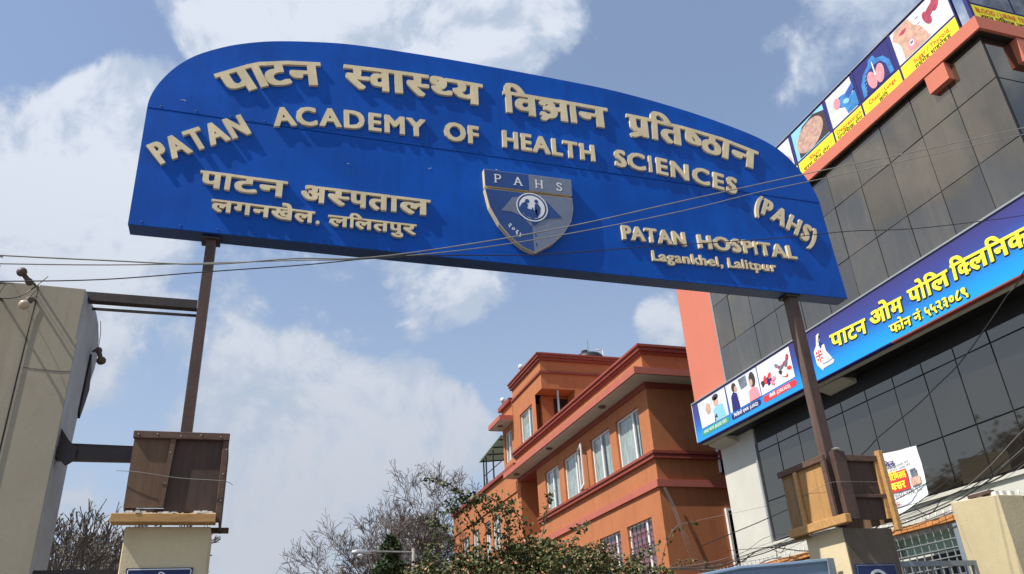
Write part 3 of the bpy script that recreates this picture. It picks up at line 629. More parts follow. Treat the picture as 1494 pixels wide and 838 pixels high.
# ------------------------------------------------------------------ gates
g = thing('gate_leaf', 'grey wicket gate leaf with vertical bars between the two right pillars', 'gate', (6.0, 6.2, 0), 'steel gate leaves')
BOX('frame', 'gategrey', g, 5.62, 6.56, 6.12, 6.16, 2.355, 2.40)
BOX('frame', 'gategrey', g, 6.52, 6.56, 6.12, 6.16, .1, 2.355); BOX('frame', 'gategrey', g, 5.62, 5.66, 6.12, 6.16, .1, 2.355)
BOX('frame', 'gategrey', g, 5.66, 6.52, 6.12, 6.16, 2.20, 2.235)
b0 = MB().tube([(5.74, 6.14, .12), (5.74, 6.14, 2.35)], .010, 6).build('bar', 'gategrey', g)
for i in range(1, 8): inst(b0, 'bar', g, (i*.1, 0, 0))
BOX('sheet', 'gategrey', g, 5.662, 6.518, 6.145, 6.149, .1, 1.9)
g = thing('gate_leaf', 'blue-grey sheet gate leaf against the left face of the right pillar', 'gate', (4.3, 6.2, 0), 'steel gate leaves')
BOX('frame', 'gategrey', g, 4.88, 4.95, 6.10, 6.17, .1, 2.435)
fp = [(3.2, 2.235), (3.6, 2.30), (4.0, 2.36), (4.5, 2.39), (4.88, 2.415), (4.88, .1), (3.2, .1)]
MB().prism(fp, frY(6.13), 0, .01).build('sheet', 'bluegate', g)
MB().tube([(3.2, 6.13, 2.24), (3.6, 6.13, 2.305), (4.0, 6.13, 2.365), (4.5, 6.13, 2.39), (4.88, 6.13, 2.415)], .022, 8).build('top_rail', 'bluegate', g)
for x in (3.5, 3.95, 4.4): BOX('rib', 'bluegate', g, x, x+.05, 6.105, 6.119, .15, 2.25)
g = thing('gate_bar', 'dark blue steel bar between the gate wall and the left gate pillar', 'gate', (-1.0, 6.1, 0))
BOX('rail', 'darksteel', g, -1.27, -.745, 6.08, 6.13, 2.385, 2.425); BOX('post', 'darksteel', g, -1.24, -1.19, 6.08, 6.13, 0, 2.384)

# ------------------------------------------------------------------ boundary wall with tiles, spikes, grille
bw = thing('boundary_wall', 'white boundary wall with orange tile coping and spiked rail in front of the clinic', 'wall', (8.55, 14, 0))
BOX('wall', 'whitewall', bw, 8.52, 8.66, 9.32, 30, 0, 3.10)
BOX('wall', 'whitewall', bw, 8.52, 8.66, 5.2, 8.02, 0, 3.02)
BOX('lintel', 'whitewall', bw, 8.54, 8.66, 8.02, 9.32, 3.075, 3.13)
BOX('coping', 'whitewall', bw, 8.47, 8.70, 5.2, 30, 3.205, 3.245)
t0 = MB().prism([(0, .0), (.0, .07), (.05, .075), (.105, .068), (.105, .0)], lambda u, v, w_: Vector((8.47-w_, 7.0+u, 3.132+v)), -.2, .02).build('tile', 'tile', bw, loc=(8.47, 7.0, 3.13))
for i in range(1, 110):
    o = inst(t0, 'tile', bw, (rnd.uniform(-.006, .006), i*.115, rnd.uniform(-.003, .004)))
s0 = MB().add([(8.565, 7.0, 3.245), (8.585, 6.99, 3.245), (8.605, 7.0, 3.245), (8.585, 7.01, 3.245), (8.585, 7.0, 3.345), (8.575, 6.985, 3.30), (8.575, 7.015, 3.30)], [(0, 1, 4), (1, 2, 4), (2, 3, 4), (3, 0, 4), (0, 5, 6)]).build('spike', 'frame', bw, loc=(8.585, 7.0, 3.245))
for i in range(1, 100): inst(s0, 'spike', bw, (0, i*.128, 0))
MB().box(8.575, 8.595, 7.0, 26, 3.252, 3.262).build('spike_rail', 'gategrey', bw)
gr = thing('wall_grille', 'grey iron grille set in the boundary wall opening beside the tan pillar', 'grille', (8.5, 8.6, 0))
MB().tube([(8.5, 9.26, .2), (8.5, 9.26, 3.10)], .016, 6).build('white_pipe', 'frame', gr)
BOX('frame', 'gategrey', gr, 8.47, 8.52, 8.03, 8.10, .1, 3.10)
v0 = MB().box(8.493, 8.507, 8.193, 8.207, .2, 3.12).build('vertical_bar', 'galv', gr)
for i in range(1, 8): inst(v0, 'vertical_bar', gr, (0, i*.13, 0))
h0 = MB().box(8.482, 8.492, 8.10, 9.25, 2.93, 2.942).build('horizontal_bar', 'galv', gr)
for i in range(1, 9): inst(h0, 'horizontal_bar', gr, (0, 0, -i*.105))
o = MB().add([(8.75, 7.6, 3.10), (8.75, 10.2, 3.10), (9.35, 10.2, 2.93), (9.35, 7.6, 2.93), (8.75, 7.6, 3.115), (8.75, 10.2, 3.115), (9.35, 10.2, 2.945), (9.35, 7.6, 2.945)], [(0, 1, 2, 3), (4, 5, 6, 7), (0, 4, 5, 1), (3, 7, 6, 2), (0, 4, 7, 3), (1, 5, 6, 2)])
o.box(8.75, 8.765, 7.6, 10.2, 2.86, 3.099)
tag(o.build('awning', 'awning', None, loc=(9, 9, 2.9)), 'pale green sheet awning seen through the iron grille', 'awning')

# ------------------------------------------------------------------ clinic building
cb = thing('clinic_building', 'dark tinted glass clinic building with salmon trim on the right', 'building', (13.5, 11, 0))
BOX('core', 'dark', cb, 10.16, 20, 6.56, 15.99, 6.40, 10.10)
BOX('core', 'dark', cb, 10.64, 20, 6.8, 15.9, 3.9, 6.36)
BOX('ground_wall', 'whitewall', cb, 10.45, 20, 6.4, 14.55, 0, 3.92)
BOX('white_column', 'whitewall', cb, 10.45, 10.95, 14.58, 15.93, 0, 6.36)
BOX('column_trim', 'alu', cb, 10.42, 10.449, 14.56, 14.62, 3.90, 6.0)
BOX('salmon_column', 'salmon', cb, 10.0, 10.9, 14.60, 15.985, 6.42, 11.2)
BOX('column_trim', 'alu', cb, 9.995, 10.05, 14.545, 14.598, 6.9, 10.0)
BOX('roof_band', 'salmon', cb, 9.88, 20, 6.28, 14.595, 10.06, 10.30)
BOX('band_soffit', 'dark', cb, 9.93, 19, 6.33, 14.55, 10.035, 10.059)
BOX('band_drop', 'salmon', cb, 9.89, 10.05, 7.02, 7.42, 9.71, 10.034)
BOX('band_drop', 'salmon', cb, 10.60, 10.98, 6.29, 6.45, 9.60, 10.034)
MB().prism([(-15.99, 6.35), (-5.6, 6.215), (-5.6, 6.41), (-15.99, 6.41)], frC(10.12), 0, -6).build('soffit_slab', 'mullion', cb)
MB().prism([(-15.99, 6.348), (-5.6, 6.213), (-5.6, 6.24), (-15.99, 6.38)], frC(10.119), 0, .10).build('soffit_edge', 'soffit', cb)
for y in (11.2, 15.15): MB().prism([(10.13, 6.36), (10.62, 6.36), (10.62, 6.20), (10.45, 6.20), (10.13, 6.30)], lambda u, v, w_, y=y: Vector((u, y+w_, v)), 0, .75 if y < 12 else .75).build('bracket', 'soffit', cb)
ys = [14.54, 13.92, 13.17, 12.40, 11.62, 10.86, 10.10, 9.37, 8.63, 7.89, 7.15, 6.41]
zs = [6.42, 7.12, 8.17, 9.23, 10.03]
def panes(ys, zs, X, m, mulw):
    for i in range(len(ys)-1):
        for j in range(len(zs)-1):
            y1, y0 = ys[i]-mulw, ys[i+1]+mulw; z0, z1 = zs[j]+mulw, zs[j+1]-mulw
            a_ = rnd.uniform(-.005, .005); b_ = rnd.uniform(-.005, .005)
            MB().add([(X+a_, y0, z0), (X-a_, y1, z0), (X-a_+b_, y1, z1), (X+a_+b_, y0, z1), (X+.03, y0, z0), (X+.03, y1, z0), (X+.03, y1, z1), (X+.03, y0, z1)], [(0, 1, 2, 3), (4, 5, 6, 7), (0, 4, 5, 1), (2, 6, 7, 3), (1, 5, 6, 2), (0, 4, 7, 3)]).build('glass_pane', m, cb)
panes(ys, zs, 10.0, 'tint', .008)
BOX('mullion_backing', 'mullion', cb, 10.012, 10.05, 6.41, 14.54, 6.42, 10.03)
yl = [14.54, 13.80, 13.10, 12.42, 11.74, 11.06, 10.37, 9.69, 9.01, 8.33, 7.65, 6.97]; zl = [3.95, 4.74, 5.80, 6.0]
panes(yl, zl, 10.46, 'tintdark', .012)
BOX('mullion_backing', 'mullion', cb, 10.475, 10.52, 6.9, 14.54, 3.93, 6.36)
BOX('shade_backdrop', 'dark', cb, 10.40, 10.449, 6.6, 13.5, .1, 3.05)  # near-black sheet painting the shaded interior seen behind the grille
BOX('sill', 'whitewall', cb, 10.40, 10.449, 6.4, 14.56, 3.86, 3.92)
xs = [10.03, 11.1, 12.2, 13.3]
for i in range(3):
    for j in range(4): BOX('glass_pane', 'tintdark', cb, xs[i]+.01, xs[i+1]-.01, 6.41, 6.44, zs[j]+.01, zs[j+1]-.01)
BOX('mullion_backing', 'mullion', cb, 10.03, 20, 6.445, 6.50, 6.42, 10.03)
# clinic fascia sign
cs = thing('clinic_sign', 'long blue gradient clinic sign with yellow lettering on the glass building', 'sign', (10, 11, 6.35))
X0 = 9.90; fr = frC(X0)
MB().prism([(-15.97, 6.385), (-5.2, 6.245), (-5.2, 7.28), (-15.97, 7.30)], fr, 0, -.2).build('sign_box', 'grad', cs, loc=(10, 11, 6.35))
MB().prism([(-15.98, 7.302), (-5.2, 7.282), (-5.2, 7.312), (-15.98, 7.332)], fr, .02, -.2).build('top_trim', 'alu', cs)
MB().prism([(-9.6, 6.301), (-5.2, 6.243), (-5.2, 6.218), (-9.6, 6.276)], fr, .015, -.1).build('bottom_trim', 'redtrim', cs)
MB().prism([(-15.97, 6.383), (-9.61, 6.300), (-9.61, 6.282), (-15.97, 6.365)], fr, .015, -.1).build('bottom_trim', 'navy', cs)
BOX('end_trim', 'white', cs, X0-.01, 10.1, 15.972, 15.985, 6.40, 7.30)
def ht(cls, pts, h, bold, sh=True): hindi(cls, pts, h, fr, 0, .012, bold, cs, 'textyel', 'letter', sep=True, shadow=((-.012, -.02), (.028, .0)) if sh else None, thin=True)
ht(['प', 'ा', 'ट', 'न'], [(-10.953, 6.985), (-10.639, 6.965), (-10.499, 6.955), (-10.274, 6.938), (-10.024, 6.92)], .262, (.13, .07))
ht(['ओ', 'म'], [(-9.926, 6.955), (-9.422, 6.935), (-9.152, 6.92)], .255, (.13, .07))
ht(['प', 'ो', 'ि', 'ल'], [(-9.003, 6.95), (-8.751, 6.935), (-8.641, 6.928), (-8.527, 6.922), (-8.174, 6.915)], .25, (.13, .07))
ht(['ि', 'क~', 'ल', 'ि', 'न', 'क'], [(-8.102, 6.94), (-7.99, 6.93), (-7.778, 6.922), (-7.444, 6.90), (-7.336, 6.893), (-7.098, 6.88), (-6.77, 6.86)], .26, (.13, .07))
ht(['फ', 'ो', 'न'], [(-9.558, 6.57), (-9.31, 6.56), (-9.241, 6.555), (-9.086, 6.545)], .155, (.12, .06))
ht(['नं'], [(-9.024, 6.543), (-8.872, 6.54)], .15, (.12, .06))
flat('letter', 'textyel', cs, disc((-8.85, 6.405+.0), .012, .012, 8), fr, .012)
ht(list('५५२३०८९'), spread(list('५५२३०८९'), (-8.80, 6.54), (-7.95, 6.515)), .155, (.14, .06))
# three photographs and their captions
ph = flat('photo_panel', 'pale', cs, [(-15.72, 7.25), (-14.53, 7.25), (-14.53, 6.62), (-15.68, 6.64)], fr, .004)
for nm, m_, poly in (('print', 'skin', disc((-15.30, 7.0), .10, .14, 12)), ('print', 'hair', disc((-14.95, 7.16), .13, .07, 12)), ('print', 'skin', disc((-14.95, 7.06), .09, .10, 12)), ('print', 'white', [(-15.55, 6.64), (-15.45, 6.86), (-15.28, 6.88), (-15.12, 6.82), (-15.05, 6.64)]), ('print', 'cyan', [(-15.10, 6.64), (-15.1, 6.9), (-14.92, 6.97), (-14.7, 6.93), (-14.62, 6.64)]), ('print', 'hair', [(-15.1, 6.72), (-15.0, 6.80), (-14.96, 6.70)])):
    flat(nm, m_, ph, poly, fr, .006+.0012*(len(poly) % 5))
ph = flat('photo_panel', 'pale', cs, [(-14.49, 7.25), (-13.28, 7.25), (-13.28, 6.62), (-14.45, 6.62)], fr, .004)
for q, (m_, poly) in enumerate((('hair', disc((-14.18, 7.12), .09, .10, 12)), ('skin', disc((-14.12, 7.06), .055, .07, 12)), ('navy', [(-14.36, 6.62), (-14.33, 6.95), (-14.22, 7.03), (-14.10, 6.96), (-14.05, 6.62)]), ('white', [(-14.05, 6.62), (-14.0, 6.95), (-13.85, 6.98), (-13.7, 6.62)]), ('greyprint', [(-13.98, 7.22), (-13.68, 7.22), (-13.68, 7.0), (-13.92, 6.98)]), ('hair', disc((-13.48, 7.05), .11, .17, 12)), ('skin', disc((-13.53, 7.0), .06, .08, 12)), ('pink', [(-13.68, 6.62), (-13.64, 6.84), (-13.5, 6.90), (-13.36, 6.84), (-13.30, 6.62)]))):
    flat('print', m_, ph, poly, fr, .006+q*.001)
ph = flat('photo_panel', 'white', cs, [(-13.25, 7.25), (-12.13, 7.25), (-12.13, 6.62), (-13.25, 6.62)], fr, .004)
for q in range(13):
    cxp = -13.1+rnd.uniform(0, .85); cyp = 6.78+rnd.uniform(-.04, .30)*(.4+.6*(cxp+13.1)); ang = rnd.uniform(-40, 60); L_ = .09
    c_ = Vector((cxp, cyp)); d_ = Vector((math.cos(math.radians(ang)), math.sin(math.radians(ang))))*.06
    flat('capsule_print', ('hair', 'greyprint', 'navy', 'pale', 'hair')[q % 5], ph, disc(c_-d_, .075, .042, 12, rot=ang), fr, .006+q*.0008)
    flat('capsule_print', ('red', 'maroon', 'pink', 'red', 'white')[q % 5], ph, disc(c_+d_, .075, .042, 12, rot=ang), fr, .0063+q*.0008)
def pill(x0, x1, zc, hh): return disc((x0+hh, zc), hh, hh, 8, 90, 270)+disc((x1-hh, zc), hh, hh, 8, -90, 90)
for m_, x0, x1, zc, cls, lat in (('green', -15.72, -14.55, 6.53, ['र', 'ग', 'त', ' ', 'ज', 'ा', 'च'], '(BLOOD TEST)'), ('navy', -14.45, -13.33, 6.52, ['ि', 'भ', 'ि', 'ड', 'य', 'ो', ' ', 'ए', 'क~', 'स'], '(USG)'), ('red', -13.25, -12.12, 6.515, ['औ', 'ष', 'ि', 'ध'], '(DRUGS)')):
    pl = flat('caption_pill', m_, cs, pill(x0, x1, zc, .065), fr, .004)
    xm = x0+.1+(x1-x0-.2)*(.45 if lat == '(BLOOD TEST)' else .62 if lat == '(USG)' else .36)
    if lat == '(DRUGS)': xa = x0+.22
    else: xa = x0+.1
    hindi(cls, spread(cls, (xa, zc+.036), (xm, zc+.036)), .062, fr, 0, .008, (.09, .05), pl, 'white', 'caption_text', sep=False, thin=True)
    latin(lat, [(xm+.04, zc-.034), (x1-.1 if lat != '(DRUGS)' else x1-.2, zc-.034)], .07, fr, 0, .008, (.08, .04), pl, 'white', 'caption_text', sep=False, thin=True)
# flask and snake emblem left of the name
em = flat('flask_emblem', 'white', cs, [(-11.30, 7.13), (-11.22, 7.15), (-11.24, 7.02), (-11.30, 6.92), (-11.20, 6.84), (-11.20, 6.60), (-11.33, 6.45), (-11.45, 6.60), (-11.46, 6.86), (-11.36, 6.95)], fr, .004)
flat('flask', 'pale', em, [(-11.22, 6.90), (-11.14, 6.90), (-11.13, 6.76), (-10.98, 6.52), (-11.02, 6.48), (-11.30, 6.48), (-11.33, 6.53), (-11.21, 6.76)], fr, .006)
for q in range(2): flat('red_cross', 'red', em, [[(-11.43, 6.76), (-11.24, 6.76), (-11.24, 6.735), (-11.43, 6.735)], [(-11.345, 6.86), (-11.32, 6.86), (-11.32, 6.60), (-11.345, 6.60)]][q], fr, .0075+q*.0006)
for q in range(4): flat('red_mark', 'red', em, disc((-11.39+.11*(q % 2), 6.81-.13*(q//2)), .022, .028, 8), fr, .0075)
MB().tube([fr(-11.22, 7.10, .01), fr(-11.28, 7.0, .01), fr(-11.20, 6.93, .01), fr(-11.27, 6.86, .01)], .008, 5).build('snake_line', 'navy', em)
MB().tube([fr(-11.31, 6.565, .008), fr(-11.16, 6.55, .008), fr(-11.0, 6.565, .008)], .004, 4).build('flask_line', 'navy', em)

# rooftop picture boards
X1 = 9.96; fr = frC(X1)
rb = thing('rooftop_billboard', 'row of medical picture panels with yellow captions along the clinic roof edge', 'billboard', (10, 9, 10.3))
BOX('board', 'navy', rb, X1, 10.02, 6.60, 13.6, 10.30, 11.38); BOX('top_trim', 'alu', rb, X1-.02, 10.04, 6.50, 13.6, 11.382, 11.40)
k_ = (10-.04)/9.9
def K(u): return u*X1/9.9
edges = [6.60, 7.83, 8.80, 9.60, 10.70, 11.75]
data = [('pale', [('Sugar / Thyroid', .20)], ['म', 'धु', 'मे', 'ह', ' ', 'थ', 'ा', 'इ', 'र', 'ो', 'इ', 'ड']), ('navy', [('Chest / Lungs', .2)], ['छ', 'ा', 'ि', 'त']), ('pale', [('Depression', .2)], ['म', 'ा', 'न', 'ि', 'स', 'क', ' ', 'र', 'ो', 'ग']), ('skin2', [('Skin', .2)], ['च', 'र', 'म', ' ', 'य', 'ौ', 'न', ' ', 'र', 'ो', 'ग']), ('pale', [('Joints', .2)], ['ज', 'ो', 'र', '~'][:3])]
for i in range(5):
    u1, u0 = -edges[i]-.02, -edges[i+1]+.02
    m_, lt_, hi_ = data[i]
    pp = flat('picture_panel', m_ if i != 3 else 'cyan', rb, [(u0, 11.34), (u1-(.06 if i else 0), 11.34), (u1-(.06 if i else 0), 10.66), (u0, 10.66)], fr, .004)
    cp = flat('caption_panel', 'yellow', rb, [(u0, 10.62), (u1, 10.62), (u1, 10.305), (u0, 10.305)], fr, .004)
    wl = u1-u0; f0, f1 = (.22, .86) if i == 0 else (.15, .86) if i == 1 else (.06, .95) if i == 2 else (.30, .62) if i == 3 else (.3, .7)
    latin(lt_[0][0], [(u0+wl*f0, 10.475), (u0+wl*f1, 10.475)], .085, fr, 0, .007, (.05, .03), cp, 'redtext', 'caption_text', sep=False, thin=True)
    if i == 1: f0, f1 = .40, .62
    if i == 3: f0, f1 = .1, .85
    hindi(hi_, spread(hi_, (u0+wl*f0, 10.435), (u0+wl*f1, 10.435)), .075, fr, 0, .007, (.04, .02), cp, 'pblack', 'caption_text', sep=False, thin=True)
    def pr(m2, poly, q): flat('print', m2, pp, poly, fr, .006+q*.0012)
    if i == 0:
        pr('skin', [(u0+.10, 11.33), (u0+.42, 11.33), (u0+.50, 11.12), (u0+.60, 11.02), (u0+.72, 10.68), (u0+.14, 10.68), (u0+.16, 10.9), (u0+.12, 11.05), (u0+.02, 11.18)], 0)
        pr('maroon', [(u0+.16, 11.18), (u0+.26, 11.22), (u0+.36, 11.20), (u0+.27, 11.13)], 1)
        pr('pink', disc((u0+.36, 10.83), .09, .10, 12), 2); pr('white', disc((u0+.36, 10.86), .05, .06, 10), 3); pr('greyprint', [(u0+.33, 10.84), (u0+.39, 10.84), (u0+.39, 10.89), (u0+.33, 10.89)], 4)
        pr('maroon', disc((u0+.98, 11.17), .08, .16, 14, rot=-20), 1); pr('maroon', disc((u0+.76, 11.03), .07, .15, 14, rot=15), 2); pr('maroon', [(u0+.76, 10.98), (u0+.98, 11.10), (u0+.96, 11.24), (u0+.76, 11.14)], 3)
        for q in range(3): pr('greyprint', [(u0+.55, 11.2-q*.12), (u0+.62, 11.2-q*.12), (u0+.62, 11.19-q*.12), (u0+.55, 11.19-q*.12)], 1)
    if i == 1:
        pr('xray', [(u0+.08, 10.68), (u0+.10, 10.95), (u0+.20, 11.12), (u0+.36, 11.2), (u0+.40, 11.3), (u0+.52, 11.3), (u0+.56, 11.2), (u0+.72, 11.12), (u0+.82, 10.95), (u0+.84, 10.68)], 0)
        pr('navy', [(u0+.17, 10.68), (u0+.19, 10.94), (u0+.28, 11.08), (u0+.46, 11.12), (u0+.64, 11.08), (u0+.73, 10.94), (u0+.75, 10.68)], 1)
        pr('lungs', disc((u0+.36, 10.87), .10, .19, 16, rot=8), 2); pr('lungs', disc((u0+.56, 10.87), .10, .19, 16, rot=-8), 3); pr('white', [(u0+.45, 11.2), (u0+.47, 11.2), (u0+.475, 10.9), (u0+.445, 10.9)], 4)
        for q in range(5): pr('cyan', [(u0+.16+.02*q, 10.75+.07*q), (u0+.20+.02*q, 10.77+.07*q), (u0+.20+.02*q, 10.76+.07*q), (u0+.16+.02*q, 10.735+.07*q)], 5)
    if i == 2:
        pr('xray', disc((u0+.42, 11.0), .20, .13, 16, rot=-25), 0); pr('xray', [(u0+.38, 11.0), (u0+.74, 11.0), (u0+.74, 10.68), (u0+.45, 10.68)], 1); pr('pink', disc((u0+.25, 11.06), .09, .12, 12), 2); pr('cyan', disc((u0+.48, 10.95), .09, .05, 12, rot=-30), 3)
        pr('midblue', [(u0+.5, 11.1), (u0+.74, 11.2), (u0+.74, 11.05), (u0+.55, 10.98)], 4)
    if i == 3:
        pr('hair', [(u0+.10, 10.68), (u0+.12, 11.05), (u0+.35, 11.28), (u0+.70, 11.33), (u0+1.0, 11.2), (u0+1.0, 10.68)], 0); pr('skin2', disc((u0+.50, 10.975), .42, .29, 24, rot=14), 1)
    if i == 4: pr('skin', disc((u0+.65, 11.0), .2, .09, 12, rot=-30), 0); pr('skin', disc((u0+.80, 10.9), .16, .07, 12, rot=-50), 1)
    BOX('divider', 'navy', rb, X1-.012, X1-.001, edges[i+1]-.018, edges[i+1]+.018, 10.302, 11.38)
rb2 = thing('corner_billboard', 'blood and urine test board turned round the clinic roof corner', 'billboard', (11.5, 6.3, 10.3))
fr = frY(6.34)
MB().box(9.94, 14, 6.34, 6.40, 10.30, 11.6).build('board', 'navy', rb2)
cp = flat('caption_panel', 'yellow', rb2, [(9.99, 10.62), (13, 10.62), (13, 10.305), (9.99, 10.305)], fr, .004)
flat('picture_panel', 'greyprint', rb2, [(9.99, 11.5), (10.88, 11.5), (10.88, 10.66), (9.99, 10.66)], fr, .004); flat('picture_panel', 'greyprint', rb2, [(10.92, 11.5), (12.5, 11.5), (12.5, 10.66), (10.92, 10.66)], fr, .004)
latin('BLOOD / URINE TEST', [(10.04, 10.475), (11.15, 10.475)], .10, fr, 0, .007, (.05, .03), cp, 'redtext', 'caption_text', sep=False, thin=True)
hindi(['र', 'ग', 'त', ' ', 'प', 'ि', 'स', 'ा', 'ब', ' ', 'ज', 'ा', 'च'], spread(['र', 'ग', 'त', ' ', 'प', 'ि', 'स', 'ा', 'ब', ' ', 'ज', 'ा', 'च'], (10.10, 10.43), (11.1, 10.43)), .09, fr, 0, .007, (.1, .05), cp, 'pblack', 'caption_text', sep=False, thin=True)

# hanging white banner
X2 = 9.60
def frB(u, v, w=0): return Vector((X2-w+.02*math.sin((u+10)*9)+.01*math.sin(v*8), -u, v))
bn = thing('cloth_banner', 'creased white cloth banner with red box and yellow letters tied below the dark windows', 'banner', (9.6, 9.8, 3.55))
mb = MB(); nu, nv = 18, 14; C4 = [Vector((-10.35, 4.58)), Vector((-9.392, 4.49)), Vector((-9.42, 3.75)), Vector((-10.37, 3.55))]
for i in range(nu+1):
    for j in range(nv+1):
        s_, t_ = i/nu, j/nv; p = C4[0].lerp(C4[1], s_).lerp(C4[3].lerp(C4[2], s_), t_); mb.v.append(frB(p.x, p.y, rnd.uniform(-.004, .004)))
for i in range(nu):
    for j in range(nv): mb.f.append((i*(nv+1)+j, i*(nv+1)+j+1, (i+1)*(nv+1)+j+1, (i+1)*(nv+1)+j))
mb.build('cloth', 'white', bn, smooth=True)
def gridflat(nm, m_, u0, u1, v0, v1, wl, n=10):
    mb = MB()
    for i in range(n+1): mb.v += [frB(u0+(u1-u0)*i/n, v0, wl), frB(u0+(u1-u0)*i/n, v1, wl)]
    for i in range(n): mb.f.append((2*i, 2*i+1, 2*i+3, 2*i+2))
    return mb.build(nm, m_, bn)
gridflat('red_box', 'red', -10.33, -9.745, 3.935, 4.235, .02)
gridflat('photo_print', 'skin', -9.70, -9.48, 3.95, 4.07, .02, 4); gridflat('photo_print', 'greyprint', -9.66, -9.52, 4.07, 4.19, .021, 4)
c1 = ['क', 'ो', ' ', 'स', 'ि', 'ट', 'ि', 'म', 'ल', 'ा', 'इ']; hindi(c1, spread(c1, (-10.28, 4.20), (-9.77, 4.215)), .095, frB, 0, .028, (.12, .06), bn, 'textyel', 'printed_words', sep=False, thin=True)
c1 = ['ब', 'क~', 'स', 'र']; hindi(c1, spread(c1, (-10.18, 4.07), (-9.83, 4.075)), .11, frB, 0, .028, (.12, .06), bn, 'textyel', 'printed_words', sep=False, thin=True)
c1 = ['मे', 'ड', 'ि', 'क', 'ल']; hindi(c1, spread(c1, (-10.22, 4.405), (-9.92, 4.40)), .07, frB, 0, .028, (.12, .06), bn, 'navy', 'printed_words', sep=False, thin=True)
c1 = ['स', 'ब', ' ', 'म', 'र', 'ग', ' ', 'प', 'र', 'स', ' ', 'य', 'न']; hindi(c1, spread(c1, (-10.20, 4.31), (-9.62, 4.33)), .028, frB, 0, .028, (.1, .05), bn, 'greyprint', 'printed_words', sep=False, thin=True)
hindi(c1, spread(c1, (-10.25, 3.90), (-9.50, 3.92)), .045, frB, 0, .028, (.1, .05), bn, 'greyprint', 'printed_words', sep=False, thin=True)
hindi(['ज', 'द', 'ा'], spread(['ज', 'द', 'ा'], (-10.13, 3.78), (-10.0, 3.785)), .05, frB, 0, .028, (.1, .05), bn, 'red', 'printed_words', sep=False, thin=True)

# ------------------------------------------------------------------ terracotta building
rbg = thing('terracotta_building', 'terracotta hospital building with red cornices and white framed windows', 'building', (14, 26, 0))
def wall_x(X, y0, y1, z0, z1, ops, depth=.28):
    mb = MB(); Y = sorted({y0, y1, *[o[0] for o in ops], *[o[1] for o in ops]}); Z = sorted({z0, z1, *[o[2] for o in ops], *[o[3] for o in ops]})
    for i in range(len(Y)-1):
        for j in range(len(Z)-1):
            cy_, cz_ = (Y[i]+Y[i+1])/2, (Z[j]+Z[j+1])/2
            if any(o[0] < cy_ < o[1] and o[2] < cz_ < o[3] for o in ops): continue
            mb.add([(X, Y[i], Z[j]), (X, Y[i+1], Z[j]), (X, Y[i+1], Z[j+1]), (X, Y[i], Z[j+1])], [(0, 1, 2, 3)])
    for a0, a1, b0, b1 in ops:
        mb.add([(X, a0, b0), (X, a1, b0), (X, a1, b1), (X, a0, b1), (X+depth, a0, b0), (X+depth, a1, b0), (X+depth, a1, b1), (X+depth, a0, b1)], [(0, 1, 5, 4), (1, 2, 6, 5), (2, 3, 7, 6), (3, 0, 4, 7)])
    return mb
up_w = [(18.90, 20.40, 6.86, 8.24), (20.86, 22.30, 6.86, 8.24), (23.28, 24.63, 6.86, 8.24), (25.12, 26.46, 6.86, 8.24)]
lo_w = [(18.92, 20.41, 3.75, 5.27), (20.86, 22.30, 3.75, 5.27), (23.28, 24.63, 3.75, 5.27), (25.12, 26.46, 3.75, 5.27)]
wall_x(10, 18.55, 27.3, 0, 9.55, up_w+lo_w).build('front_wall', 'orange', rbg)
BOX('side_wall', 'orange', rbg, 10.0, 20, 18.3, 18.549, 0, 9.55)
BOX('core', 'dark', rbg, 10.45, 20, 18.6, 27.3, 0, 9.50)
BOX('roof_slab', 'soffit', rbg, 10.2, 20, 18.56, 29.5, 9.505, 9.54)
# recessed balconies beside the stair
BOX('recess_wall', 'orange', rbg, 11.2, 20, 27.3, 29.5, 0, 9.5); BOX('balcony_slab', 'orange', rbg, 10.0, 11.2, 27.3, 29.5, 5.9, 6.35); BOX('recess_end_wall', 'orange', rbg, 10.0, 11.2, 29.2, 29.6, 0, 8.7)
BOX('parapet', 'orange', rbg, 10.0, 10.25, 27.3, 29.6, 8.91, 9.55)
# eave slab, cornice and string courses wrap round the near corner
BOX('eave_slab', 'pinktrim', rbg, 9.42, 18, 17.72, 29.5, 8.745, 8.93); BOX('eave_soffit', 'soffit', rbg, 9.47, 18, 17.77, 29.45, 8.72, 8.744)
BOX('eave_beam', 'redtrim', rbg, 9.95, 18, 18.25, 29.4, 8.56, 8.719)
for i, (e, z0, z1) in enumerate(((.06, 9.551, 9.62), (.12, 9.622, 9.72), (.17, 9.722, 9.79))): BOX('cornice', 'redtrim', rbg, 10-e, 18, 18.3-e, 29.62, z0, z1)
BOX('roof_kerb', 'orange', rbg, 10.05, 18, 18.35, 29.6, 9.792, 9.84)
for e, z0, z1 in ((.10, 6.76, 6.835), (.06, 6.68, 6.758), (.10, 6.635, 6.678)): BOX('sill_course', 'redtrim', rbg, 10-e, 18, 18.3-e, 27.3, z0, z1)
BOX('string_course', 'pinktrim', rbg, 9.93, 18, 18.23, 27.3, 5.90, 6.08)
